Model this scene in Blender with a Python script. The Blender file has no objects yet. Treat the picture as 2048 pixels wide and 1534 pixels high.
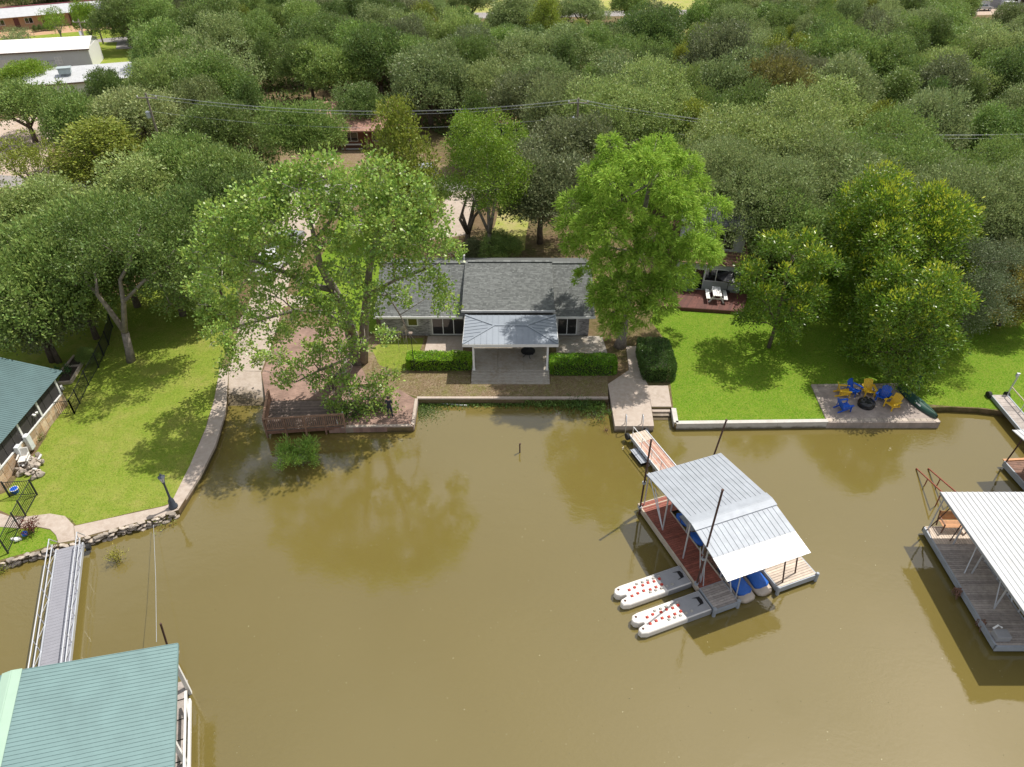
import bpy, bmesh, math, random
import numpy as np
from mathutils import Vector, Matrix
from mathutils.geometry import tessellate_polygon

# ------------------------------------------------------------------ camera, sky, sun, exposure
SC = bpy.context.scene
COL = SC.collection
F = 1430.0; PT = math.radians(37); CZ = 31.5
cam = bpy.data.cameras.new('camera'); cam.sensor_width = 36; cam.lens = 36 * F / 2048
cam.clip_start = 0.5; cam.clip_end = 6000
camo = bpy.data.objects.new('camera', cam); COL.objects.link(camo)
camo.location = (0, 0, CZ); camo.rotation_euler = (math.pi / 2 - PT, 0, 0)
SC.camera = camo
SUN = Vector((.43, .33, 1.0)).normalized()
el = math.asin(SUN.z); az = math.atan2(SUN.x, SUN.y)
W = bpy.data.worlds.new('World'); SC.world = W; W.use_nodes = True
nt = W.node_tree; bg = nt.nodes['Background']
sky = nt.nodes.new('ShaderNodeTexSky'); sky.sky_type = 'NISHITA'; sky.sun_disc = False
sky.sun_elevation = el; sky.sun_rotation = az; sky.air_density = 1.0; sky.dust_density = 3.0; sky.ozone_density = 1.0
# thin broken cloud over the whole sky
tcw = nt.nodes.new('ShaderNodeTexCoord'); sep = nt.nodes.new('ShaderNodeSeparateXYZ'); nt.links.new(tcw.outputs['Generated'], sep.inputs[0])
zc_ = nt.nodes.new('ShaderNodeMath'); zc_.operation = 'MAXIMUM'; zc_.inputs[1].default_value = .12; nt.links.new(sep.outputs[2], zc_.inputs[0])
dvw = nt.nodes.new('ShaderNodeVectorMath'); dvw.operation = 'DIVIDE'; cmb = nt.nodes.new('ShaderNodeCombineXYZ')
for i_ in range(3): nt.links.new(zc_.outputs[0], cmb.inputs[i_])
nt.links.new(tcw.outputs['Generated'], dvw.inputs[0]); nt.links.new(cmb.outputs[0], dvw.inputs[1])
cln = nt.nodes.new('ShaderNodeTexNoise'); cln.inputs['Scale'].default_value = 1.1; cln.inputs['Detail'].default_value = 7; cln.inputs['Roughness'].default_value = .6; nt.links.new(dvw.outputs[0], cln.inputs['Vector'])
clr = nt.nodes.new('ShaderNodeMapRange'); clr.inputs[1].default_value = .36; clr.inputs[2].default_value = .6; clr.inputs[3].default_value = .15; clr.inputs[4].default_value = .95; nt.links.new(cln.outputs['Fac'], clr.inputs[0])
clm = nt.nodes.new('ShaderNodeMix'); clm.data_type = 'RGBA'; nt.links.new(clr.outputs[0], clm.inputs['Factor']); nt.links.new(sky.outputs[0], clm.inputs['A']); clm.inputs['B'].default_value = (7.6, 7.8, 8.1, 1)
nt.links.new(clm.outputs['Result'], bg.inputs[0]); bg.inputs[1].default_value = 0.11
sl = bpy.data.lights.new('sun', 'SUN'); sl.energy = 5.0; sl.angle = math.radians(0.53); sl.color = (1, .955, .88)
slo = bpy.data.objects.new('sun', sl); COL.objects.link(slo); slo.location = (60, 50, 120)
slo.rotation_euler = (-SUN).to_track_quat('-Z', 'Y').to_euler()
SC.view_settings.view_transform = 'Standard'; SC.view_settings.look = 'None'
SC.view_settings.exposure = 0.0; SC.view_settings.gamma = 1.0
SC.cycles.max_bounces = 6; SC.cycles.transparent_max_bounces = 8

# ------------------------------------------------------------------ pixel -> place helpers
GZ = .45
def ray(x, y):
    u = (x - 1024) / F; v = (y - 767) / F
    return Vector((u, math.cos(PT) - v * math.sin(PT), -(math.sin(PT) + v * math.cos(PT))))
def P(x, y, z=GZ):
    d = ray(x, y); t = (z - CZ) / d.z
    return Vector((d.x * t, d.y * t, z))
def at(x, y, Y):
    d = ray(x, y); t = Y / d.y
    return Vector((d.x * t, Y, CZ + d.z * t))
def pix(X, Y, Z):
    dz = Z - CZ
    zc = Y * math.cos(PT) - dz * math.sin(PT); yc = -dz * math.cos(PT) - Y * math.sin(PT)
    return (1024 + F * X / zc, 767 + F * yc / zc)
def inpoly(x, y, poly):
    c = False; n = len(poly); j = n - 1
    for i in range(n):
        xi, yi = poly[i]; xj, yj = poly[j]
        if (yi > y) != (yj > y) and x < (xj - xi) * (y - yi) / (yj - yi) + xi: c = not c
        j = i
    return c
V = Vector
UP = V((0, 0, 1))

# ------------------------------------------------------------------ materials
MATS = {}
def mat(name, col, rough=.6, metal=0., var=.12, scale=2., bump=0., bscale=30., island=0., spec=.5, col2=None, detail=6., coat=0., wave=None):
    if name in MATS: return MATS[name]
    m = bpy.data.materials.new(name); m.use_nodes = True; n = m.node_tree.nodes; L = m.node_tree.links
    b = n['Principled BSDF']; b.inputs['Roughness'].default_value = rough; b.inputs['Metallic'].default_value = metal
    b.inputs['Specular IOR Level'].default_value = spec
    tc = n.new('ShaderNodeTexCoord'); geo = n.new('ShaderNodeNewGeometry')
    nz = n.new('ShaderNodeTexNoise'); nz.inputs['Scale'].default_value = scale; nz.inputs['Detail'].default_value = detail
    nz.inputs['Roughness'].default_value = .65
    L.new(geo.outputs['Position'], nz.inputs['Vector'])
    rmp = n.new('ShaderNodeMapRange'); rmp.inputs[1].default_value = .3; rmp.inputs[2].default_value = .7
    L.new(nz.outputs['Fac'], rmp.inputs[0])
    mx = n.new('ShaderNodeMix'); mx.data_type = 'RGBA'; L.new(rmp.outputs[0], mx.inputs['Factor'])
    c = V(col[:3])
    if col2 is None:
        a = c * (1 - var); d = c * (1 + var)
    else:
        a = c; d = V(col2[:3])
    mx.inputs['A'].default_value = (*a, 1); mx.inputs['B'].default_value = (*d, 1)
    out = mx.outputs['Result']
    if island:
        h = n.new('ShaderNodeHueSaturation')
        r2 = n.new('ShaderNodeMapRange'); r2.inputs[3].default_value = 1 - island; r2.inputs[4].default_value = 1 + island
        oi = n.new('ShaderNodeObjectInfo'); ad = n.new('ShaderNodeMath'); fr = n.new('ShaderNodeMath'); fr.operation = 'FRACT'; L.new(geo.outputs['Random Per Island'], ad.inputs[0]); L.new(oi.outputs['Random'], ad.inputs[1]); L.new(ad.outputs[0], fr.inputs[0])
        L.new(fr.outputs[0], r2.inputs[0]); L.new(r2.outputs[0], h.inputs['Value']); L.new(out, h.inputs['Color'])
        out = h.outputs[0]
    L.new(out, b.inputs['Base Color'])
    if bump:
        nb = n.new('ShaderNodeTexNoise'); nb.inputs['Scale'].default_value = bscale; nb.inputs['Detail'].default_value = 4
        L.new(geo.outputs['Position'], nb.inputs['Vector'])
        bp = n.new('ShaderNodeBump'); bp.inputs['Strength'].default_value = bump; bp.inputs['Distance'].default_value = .05
        L.new(nb.outputs['Fac'], bp.inputs['Height']); L.new(bp.outputs[0], b.inputs['Normal'])
    MATS[name] = m
    return m

def ground_mat(name, cols, scales, bump=.5, bscale=25, lines=None):
    """three-tone ground: large patches, small patches, fine grain"""
    m = bpy.data.materials.new(name); m.use_nodes = True; n = m.node_tree.nodes; L = m.node_tree.links
    b = n['Principled BSDF']; b.inputs['Roughness'].default_value = .9; b.inputs['Specular IOR Level'].default_value = .05
    geo = n.new('ShaderNodeNewGeometry')
    prev = None
    for i, (c, s) in enumerate(zip(cols[1:], scales)):
        nz = n.new('ShaderNodeTexNoise'); nz.inputs['Scale'].default_value = s; nz.inputs['Detail'].default_value = 5; nz.inputs['Roughness'].default_value = .7
        L.new(geo.outputs['Position'], nz.inputs['Vector'])
        r = n.new('ShaderNodeMapRange'); r.inputs[1].default_value = .42; r.inputs[2].default_value = .66; L.new(nz.outputs['Fac'], r.inputs[0])
        mx = n.new('ShaderNodeMix'); mx.data_type = 'RGBA'; L.new(r.outputs[0], mx.inputs['Factor'])
        if prev is None: mx.inputs['A'].default_value = (*cols[0], 1)
        else: L.new(prev, mx.inputs['A'])
        mx.inputs['B'].default_value = (*c, 1); prev = mx.outputs['Result']
    if name in ('concrete', 'pale_concrete', 'woodland_floor'):   # algae and silt stain at the waterline
        sx = n.new('ShaderNodeSeparateXYZ'); L.new(geo.outputs['Position'], sx.inputs[0])
        wn = n.new('ShaderNodeTexNoise'); wn.inputs['Scale'].default_value = 2.5; wn.inputs['Detail'].default_value = 6; L.new(geo.outputs['Position'], wn.inputs['Vector'])
        ma = n.new('ShaderNodeMath'); ma.operation = 'MULTIPLY_ADD'; ma.inputs[1].default_value = -.28; L.new(wn.outputs['Fac'], ma.inputs[0]); L.new(sx.outputs[2], ma.inputs[2])
        wr = n.new('ShaderNodeMapRange'); wr.inputs[1].default_value = -.06; wr.inputs[2].default_value = .12; wr.inputs[3].default_value = .85; wr.inputs[4].default_value = 0; L.new(ma.outputs[0], wr.inputs[0])
        wm = n.new('ShaderNodeMix'); wm.data_type = 'RGBA'; L.new(wr.outputs[0], wm.inputs['Factor']); L.new(prev, wm.inputs['A']); wm.inputs['B'].default_value = (.085, .065, .03, 1); prev = wm.outputs['Result']
    L.new(prev, b.inputs['Base Color'])
    nb = n.new('ShaderNodeTexNoise'); nb.inputs['Scale'].default_value = bscale; nb.inputs['Detail'].default_value = 3
    L.new(geo.outputs['Position'], nb.inputs['Vector'])
    bp = n.new('ShaderNodeBump'); bp.inputs['Strength'].default_value = bump; bp.inputs['Distance'].default_value = .08
    L.new(nb.outputs['Fac'], bp.inputs['Height']); L.new(bp.outputs[0], b.inputs['Normal'])
    MATS[name] = m
    return m

def leaf_mat(name, rough=.5, trans=.3, hue=.02, spec=.4):
    """colour comes from the object's own colour, varied tree by tree and leaf by leaf"""
    m = bpy.data.materials.new(name); m.use_nodes = True; n = m.node_tree.nodes; L = m.node_tree.links
    b = n['Principled BSDF']; b.inputs['Roughness'].default_value = rough; b.inputs['Specular IOR Level'].default_value = spec
    oi = n.new('ShaderNodeObjectInfo'); geo = n.new('ShaderNodeNewGeometry')
    h = n.new('ShaderNodeHueSaturation'); L.new(oi.outputs['Color'], h.inputs['Color'])
    r1 = n.new('ShaderNodeMapRange'); r1.inputs[3].default_value = .65; r1.inputs[4].default_value = 1.4; L.new(geo.outputs['Random Per Island'], r1.inputs[0])
    L.new(r1.outputs[0], h.inputs['Value'])
    mu = n.new('ShaderNodeMath'); mu.operation = 'MULTIPLY'; mu.inputs[1].default_value = 7.31; L.new(geo.outputs['Random Per Island'], mu.inputs[0])
    fr = n.new('ShaderNodeMath'); fr.operation = 'FRACT'; L.new(mu.outputs[0], fr.inputs[0])
    r2 = n.new('ShaderNodeMapRange'); r2.inputs[3].default_value = .5 - hue; r2.inputs[4].default_value = .5 + hue; L.new(fr.outputs[0], r2.inputs[0])
    L.new(r2.outputs[0], h.inputs['Hue'])
    L.new(h.outputs[0], b.inputs['Base Color'])
    t = n.new('ShaderNodeBsdfTranslucent'); L.new(h.outputs[0], t.inputs['Color'])
    ms = n.new('ShaderNodeMixShader'); ms.inputs[0].default_value = trans
    L.new(b.outputs[0], ms.inputs[1]); L.new(t.outputs[0], ms.inputs[2]); L.new(ms.outputs[0], n['Material Output'].inputs[0])
    MATS[name] = m
    return m

def brick_mat(name, c1, c2, mortar, scale, w, h, rough=.85, bias=0., mort=.02, bump=.4):
    m = bpy.data.materials.new(name); m.use_nodes = True; n = m.node_tree.nodes; L = m.node_tree.links
    b = n['Principled BSDF']; b.inputs['Roughness'].default_value = rough; b.inputs['Specular IOR Level'].default_value = .2
    geo = n.new('ShaderNodeNewGeometry'); bt = n.new('ShaderNodeTexBrick')
    L.new(geo.outputs['Position'], bt.inputs['Vector'])
    bt.inputs['Color1'].default_value = (*c1, 1); bt.inputs['Color2'].default_value = (*c2, 1); bt.inputs['Mortar'].default_value = (*mortar, 1)
    bt.inputs['Scale'].default_value = scale; bt.inputs['Brick Width'].default_value = w; bt.inputs['Row Height'].default_value = h; bt.inputs['Mortar Size'].default_value = mort
    nz = n.new('ShaderNodeTexNoise'); nz.inputs['Scale'].default_value = 1.3; nz.inputs['Detail'].default_value = 6; L.new(geo.outputs['Position'], nz.inputs['Vector'])
    r = n.new('ShaderNodeMapRange'); r.inputs[1].default_value = .3; r.inputs[2].default_value = .7; r.inputs[3].default_value = .75; r.inputs[4].default_value = 1.2; L.new(nz.outputs['Fac'], r.inputs[0])
    h2 = n.new('ShaderNodeHueSaturation'); L.new(bt.outputs['Color'], h2.inputs['Color']); L.new(r.outputs[0], h2.inputs['Value'])
    L.new(h2.outputs[0], b.inputs['Base Color'])
    bp = n.new('ShaderNodeBump'); bp.inputs['Strength'].default_value = bump; bp.inputs['Distance'].default_value = .02; bp.invert = True
    L.new(bt.outputs['Fac'], bp.inputs['Height']); L.new(bp.outputs[0], b.inputs['Normal'])
    MATS[name] = m
    return m

def water_mat():
    m = bpy.data.materials.new('lake_water'); m.use_nodes = True; n = m.node_tree.nodes; L = m.node_tree.links
    b = n['Principled BSDF']; b.inputs['Roughness'].default_value = .015; b.inputs['IOR'].default_value = 1.6
    b.inputs['Specular IOR Level'].default_value = .9
    geo = n.new('ShaderNodeNewGeometry')
    nz = n.new('ShaderNodeTexNoise'); nz.inputs['Scale'].default_value = .09; nz.inputs['Detail'].default_value = 4; L.new(geo.outputs['Position'], nz.inputs['Vector'])
    mx = n.new('ShaderNodeMix'); mx.data_type = 'RGBA'; L.new(nz.outputs['Fac'], mx.inputs['Factor'])
    mx.inputs['A'].default_value = (.140, .109, .030, 1); mx.inputs['B'].default_value = (.168, .130, .036, 1)
    L.new(mx.outputs['Result'], b.inputs['Base Color'])
    h = None
    for s, d, st in ((.55, 2, .03), (3.2, 3, .022), (11, 2, .010)):
        nb = n.new('ShaderNodeTexNoise'); nb.inputs['Scale'].default_value = s; nb.inputs['Detail'].default_value = d; nb.inputs['Distortion'].default_value = .6
        mp = n.new('ShaderNodeMapping'); mp.inputs['Scale'].default_value = (1, 1.7, 1); mp.inputs['Rotation'].default_value = (0, 0, .5)
        L.new(geo.outputs['Position'], mp.inputs[0]); L.new(mp.outputs[0], nb.inputs['Vector'])
        bp = n.new('ShaderNodeBump'); bp.inputs['Strength'].default_value = st; bp.inputs['Distance'].default_value = .25
        L.new(nb.outputs['Fac'], bp.inputs['Height'])
        if h: L.new(h, bp.inputs['Normal'])
        pn_ = n.new('ShaderNodeTexNoise'); pn_.inputs['Scale'].default_value = .07 + s * .01; pn_.inputs['Detail'].default_value = 3; L.new(mp.outputs[0], pn_.inputs['Vector'])
        pr = n.new('ShaderNodeMapRange'); pr.inputs[1].default_value = .4; pr.inputs[2].default_value = .65; pr.inputs[3].default_value = st * .25; pr.inputs[4].default_value = st * 1.7; L.new(pn_.outputs['Fac'], pr.inputs[0]); L.new(pr.outputs[0], bp.inputs['Strength'])
        h = bp.outputs[0]
    L.new(h, b.inputs['Normal'])
    return m

WATER = water_mat()
G_BASE = ground_mat('woodland_floor', [(.15, .105, .06), (.095, .105, .03), (.21, .15, .09)], [.25, 2.2])
G_LAWNL = ground_mat('lawn_pale', [(.20, .275, .035), (.33, .30, .09), (.155, .24, .022), (.27, .30, .055)], [.3, 1.1, 7], .7, 22)
G_LAWNR = ground_mat('lawn_bright', [(.105, .235, .008), (.175, .26, .022), (.075, .19, .006), (.25, .28, .055)], [.5, 2.2, 9], .7, 22)
G_DRY = ground_mat('dry_yard', [(.26, .185, .12), (.19, .20, .05), (.32, .25, .17), (.17, .11, .07)], [.45, 2.5, 8], .6, 22)
G_GRAVEL = ground_mat('pale_gravel', [(.48, .37, .30), (.40, .31, .22), (.52, .43, .36)], [.3, 3])
G_ASPH = ground_mat('worn_asphalt', [(.30, .28, .27), (.25, .235, .225), (.34, .31, .29)], [.3, 4], .2)
G_FIELD = ground_mat('dry_meadow', [(.33, .34, .09), (.26, .32, .06), (.40, .34, .16)], [.05, .6])
G_ORANGE = ground_mat('orange_earth', [(.50, .32, .2), (.42, .27, .16)], [.3])
CONC = ground_mat('concrete', [(.44, .365, .305), (.37, .30, .245), (.48, .41, .35)], [.6, 3.5], .15, 40)
CONC2 = ground_mat('stained_concrete', [(.38, .345, .30), (.30, .25, .19), (.42, .385, .34)], [.7, 4], .15, 40)
CONCW = ground_mat('pale_concrete', [(.56, .53, .49), (.48, .45, .41)], [1.5], .15, 40)
LEAF = leaf_mat('leaf'); LEAFG = leaf_mat('glossy_leaf', .36, .32, .025, .5); FEATHER = leaf_mat('feathery_leaf', .6, .36, .014, .2)
BARK = mat('bark', (.13, .1, .075), .9, var=.35, scale=4, bump=.8, bscale=18)
BARKG = mat('grey_bark', (.23, .195, .165), .9, var=.4, scale=3, bump=.8, bscale=14)
TWIG = mat('bare_twig', (.42, .38, .33), .8, var=.2)
WHITE = mat('white_paint', (.78, .77, .75), .45, var=.04)
WOODW = mat('weathered_wood', (.36, .315, .285), .85, var=.25, scale=5, island=.22, bump=.3)
WOODR = mat('red_stained_wood', (.25, .075, .05), .7, var=.25, scale=4, island=.2, bump=.2)
WOODP = mat('peeling_red_wood', (.50, .22, .15), .75, island=.25, scale=3, col2=(.56, .42, .34), bump=.2)
WOODB = mat('brown_wood', (.20, .105, .07), .75, var=.3, scale=5, island=.2, bump=.2)
CEDAR = mat('cedar_rail', (.30, .175, .115), .75, var=.3, scale=5, island=.2)
DECKR_SHADE = mat('red_decking_painted_shade', (.12, .042, .03), .7, var=.25, scale=4, island=.25)  # red decking with the tree shade darkened into its colour
DECKG = mat('grey_brown_decking', (.17, .125, .105), .8, var=.3, scale=4, island=.25)
WOODO = mat('orange_wood', (.50, .24, .10), .6, var=.15, scale=6, island=.12)
WOODL = mat('light_wood', (.55, .45, .36), .7, var=.15, scale=5, island=.12)
GALV = mat('galvanised_steel', (.33, .355, .39), .6, .1, var=.13, scale=1.6, detail=10)
GALV_GLARE = mat('galvanised_steel_painted_glare', (.60, .60, .59), .5, .1, var=.03, scale=1.2)  # same steel, paler: sun glare painted into the colour
ROOFW = mat('white_roof_metal', (.47, .475, .48), .6, .0, var=.10, scale=1.2, detail=10)
ROOFG = mat('green_roof_metal', (.15, .24, .236), .55, .0, var=.10, scale=1.1, detail=10)
ROOFD = mat('dark_teal_roof_metal', (.085, .145, .147), .55, .0, var=.12, scale=1.1, detail=10)
ROOFGC = mat('pale_green_cap', (.33, .46, .36), .45, .0, var=.05, scale=1)
ROOFB = mat('blue_grey_roof_metal', (.27, .30, .34), .5, .1, var=.05, scale=1)
ALU = mat('aluminium', (.62, .64, .68), .4, .5, var=.06)
DARKM = mat('dark_metal', (.03, .032, .035), .5, .2, var=.1)
RUST = mat('rusty_steel', (.085, .045, .035), .75, .2, var=.4, scale=8)
RUSTR = mat('red_rusty_pipe', (.30, .09, .055), .7, .1, var=.3, scale=6)
GLASS = mat('dark_glass', (.012, .014, .016), .06, var=.1, spec=.8)
GLASSY = mat('amber_window', (.075, .06, .018), .08, var=.1, spec=.8)
SCREEN = mat('screen_mesh', (.045, .04, .04), .8, var=.2)
SHING = mat('grey_shingle', (.155, .162, .155), .92, var=.12, scale=.8, island=.24, bump=.3, spec=.2)
SHINGR = mat('tan_shingle', (.38, .22, .17), .92, var=.14, scale=1.2, island=.2, spec=.2)
BRICKG = mat('whitewashed_brick', (.30, .285, .28), .9, var=.25, scale=3, island=.4, spec=.2)
MORTAR = mat('mortar', (.46, .44, .42), .95)
SIDING = mat('pale_siding', (.50, .51, .50), .7, var=.06)
STEELW = mat('pale_metal_wall', (.56, .57, .58), .5, var=.05, scale=.6)
CREAMR = mat('cream_roof', (.74, .70, .66), .6, var=.05, scale=.3)
TANW = mat('tan_brick_wall', (.46, .29, .17), .9, var=.12)
BLACKP = mat('black_plastic', (.012, .012, .014), .3, var=.2, spec=.6)
YEL = mat('yellow_paint', (.80, .50, .03), .45, var=.1)
BLU = mat('blue_paint', (.01, .10, .55), .4, var=.12)
BLUC = mat('blue_cover', (.015, .11, .45), .55, var=.15, scale=4, bump=.6, bscale=6)
CANOE = mat('canoe_green', (.025, .075, .055), .4, var=.15, scale=2)
PLAST = mat('cream_plastic', (.72, .68, .63), .5, var=.05)
PLASG = mat('grey_plastic', (.30, .30, .31), .6, var=.08, bump=.1, bscale=60)
REDP = mat('red_roller', (.5, .05, .03), .4)
GRYR = mat('grey_roller', (.42, .40, .36), .5)
STONE = mat('limestone', (.40, .34, .28), .9, var=.3, scale=3, island=.3, bump=.8, bscale=12)
STONEW = mat('flagstone_wall', (.46, .27, .13), .85, scale=3, col2=(.56, .46, .34), island=.25, bump=.3)
PAVER = brick_mat('brick_paver', (.40, .33, .29), (.33, .28, .25), (.28, .24, .21), 1, .22, .11, mort=.006)
REDPAV = brick_mat('red_brick_paver', (.33, .205, .165), (.25, .155, .125), (.27, .22, .17), 1, .24, .12, mort=.01)
TYRE = mat('tyre', (.02, .02, .02), .8)
DENIM = mat('dark_denim', (.022, .026, .045), .8, var=.15)
SHIRT = mat('dark_shirt', (.03, .03, .04), .8, var=.15)
SKIN = mat('skin', (.50, .30, .22), .5, var=.05)
HAIR = mat('hair', (.05, .03, .02), .6)
SHOE = mat('shoe', (.03, .03, .035), .6)

# ------------------------------------------------------------------ mesh building
class MB:
    def __init__(s): s.v = []; s.f = []
    def add(s, vs, fs):
        o = len(s.v); s.v += [tuple(v) for v in vs]; s.f += [tuple(i + o for i in f) for f in fs]; return s
    def obox(s, c, a, b, d):
        c = V(c); a = V(a); b = V(b); d = V(d)
        vs = [c + a * i + b * j + d * k for k in (-1, 1) for j in (-1, 1) for i in (-1, 1)]
        return s.add(vs, [(0, 2, 3, 1), (4, 5, 7, 6), (0, 1, 5, 4), (2, 6, 7, 3), (0, 4, 6, 2), (1, 3, 7, 5)])
    def box(s, x0, x1, y0, y1, z0, z1):
        return s.obox(((x0 + x1) / 2, (y0 + y1) / 2, (z0 + z1) / 2), ((x1 - x0) / 2, 0, 0), (0, (y1 - y0) / 2, 0), (0, 0, (z1 - z0) / 2))
    def beam(s, p, q, w, h=None, up=UP):
        p = V(p); q = V(q); h = h or w; d = (q - p); n = d.normalized()
        up = V(up)
        if abs(n.dot(up)) > .98: up = V((0, 1, 0))
        sx = n.cross(up).normalized(); sy = sx.cross(n).normalized()
        return s.obox((p + q) / 2, sx * w / 2, sy * h / 2, d / 2)
    def path(s, pts, rad, n=6, cap=True):
        pts = [V(p) for p in pts]; k = len(pts); o = len(s.v); ref = None
        for i, p in enumerate(pts):
            t = (pts[min(i + 1, k - 1)] - pts[max(i - 1, 0)]).normalized()
            if ref is None: ref = V((1, 0, 0)) if abs(t.x) < .8 else V((0, 1, 0))
            a = t.cross(ref).normalized(); b = t.cross(a).normalized(); ref = b.cross(t) if False else ref
            r = rad[i] if hasattr(rad, '__len__') else rad
            for j in range(n):
                an = 2 * math.pi * j / n
                s.v.append(tuple(p + a * math.cos(an) * r + b * math.sin(an) * r))
        for i in range(k - 1):
            for j in range(n):
                j2 = (j + 1) % n
                s.f.append((o + i * n + j, o + i * n + j2, o + (i + 1) * n + j2, o + (i + 1) * n + j))
        if cap:
            s.f.append(tuple(o + j for j in range(n))[::-1]); s.f.append(tuple(o + (k - 1) * n + j for j in range(n)))
        return s
    def tube(s, p, q, r, n=6): return s.path([p, q], [r, r], n)
    def prism(s, poly, z0, z1):
        n = len(poly); o = len(s.v)
        s.v += [(p[0], p[1], z0) for p in poly] + [(p[0], p[1], z1) for p in poly]
        tri = tessellate_polygon([[V((p[0], p[1], 0)) for p in poly]])
        area = sum(poly[i][0] * poly[(i + 1) % n][1] - poly[(i + 1) % n][0] * poly[i][1] for i in range(n))
        for t in tri:
            a, b, c = [V((poly[i][0], poly[i][1], 0)) for i in t]
            if (b - a).cross(c - a).z < 0: t = t[::-1]
            s.f.append(tuple(o + n + i for i in t)); s.f.append(tuple(o + i for i in t[::-1]))
        for i in range(n):
            j = (i + 1) % n
            f = (o + i, o + j, o + n + j, o + n + i)
            s.f.append(f if area > 0 else f[::-1])
        return s
    def sheet(s, poly, z):
        n = len(poly); o = len(s.v); s.v += [(p[0], p[1], z) for p in poly]
        for t in tessellate_polygon([[V((p[0], p[1], 0)) for p in poly]]):
            a, b, c = [V((poly[i][0], poly[i][1], 0)) for i in t]
            if (b - a).cross(c - a).z < 0: t = t[::-1]
            s.f.append(tuple(o + i for i in t))
        return s
    def lathe(s, prof, n=16, c=(0, 0, 0)):
        o = len(s.v); k = len(prof)
        for r, z in prof:
            for j in range(n):
                an = 2 * math.pi * j / n
                s.v.append((c[0] + r * math.cos(an), c[1] + r * math.sin(an), c[2] + z))
        for i in range(k - 1):
            for j in range(n):
                j2 = (j + 1) % n
                s.f.append((o + i * n + j, o + i * n + j2, o + (i + 1) * n + j2, o + (i + 1) * n + j))
        s.f.append(tuple(o + j for j in range(n))[::-1]); s.f.append(tuple(o + (k - 1) * n + j for j in range(n)))
        return s
    def loft(s, rings, cap=True):
        o = len(s.v); n = len(rings[0])
        for r in rings: s.v += [tuple(p) for p in r]
        for i in range(len(rings) - 1):
            for j in range(n):
                j2 = (j + 1) % n
                s.f.append((o + i * n + j, o + i * n + j2, o + (i + 1) * n + j2, o + (i + 1) * n + j))
        if cap:
            s.f.append(tuple(o + j for j in range(n))[::-1]); s.f.append(tuple(o + (len(rings) - 1) * n + j for j in range(n)))
        return s
    def build(s, name, m, parent=None, smooth=False, kind=None, off=None):
        me = bpy.data.meshes.new(name)
        vs = s.v
        if off is not None: vs = [(a - off[0], b - off[1], c - off[2]) for a, b, c in vs]
        me.from_pydata(vs, [], s.f); me.update()
        me.materials.append(m)
        if smooth: me.polygons.foreach_set('use_smooth', [True] * len(me.polygons))
        o = bpy.data.objects.new(name, me); COL.objects.link(o)
        if parent: o.parent = parent
        if kind: o['kind'] = kind
        return o
def fixnormals(o):
    bm = bmesh.new(); bm.from_mesh(o.data); bmesh.ops.recalc_face_normals(bm, faces=bm.faces); bm.to_mesh(o.data); bm.free(); return o
def bevel(o, w=.02, seg=2):
    bm = bmesh.new(); bm.from_mesh(o.data)
    bmesh.ops.remove_doubles(bm, verts=bm.verts, dist=1e-4)
    bmesh.ops.bevel(bm, geom=list(bm.edges), offset=w, segments=seg, affect='EDGES', profile=.5); bm.to_mesh(o.data); bm.free(); return o
def tag(o, label=None, cat=None, group=None, kind=None):
    if label: o['label'] = label
    if cat: o['category'] = cat
    if group: o['group'] = group
    if kind: o['kind'] = kind
    return o
def thing(name, label, cat, loc=(0, 0, 0), rz=0., group=None):
    o = bpy.data.objects.new(name, None); COL.objects.link(o); o.empty_display_size = .3
    o.location = loc; o.rotation_euler = (0, 0, math.radians(rz))
    return tag(o, label, cat, group)
def copy_tree(o, parent=None):
    c = o.copy(); COL.objects.link(c); c.parent = parent
    for ch in list(o.children): copy_tree(ch, c)
    return c
def structure(name, px, z, m, thick=None, world=False):
    poly = [(p[0], p[1]) for p in px] if world else [(P(x, y, z).x, P(x, y, z).y) for x, y in px]
    b = MB()
    if thick: b.prism(poly, z - thick, z)
    else: b.sheet(poly, z)
    return tag(b.build(name, m), kind='structure')

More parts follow.
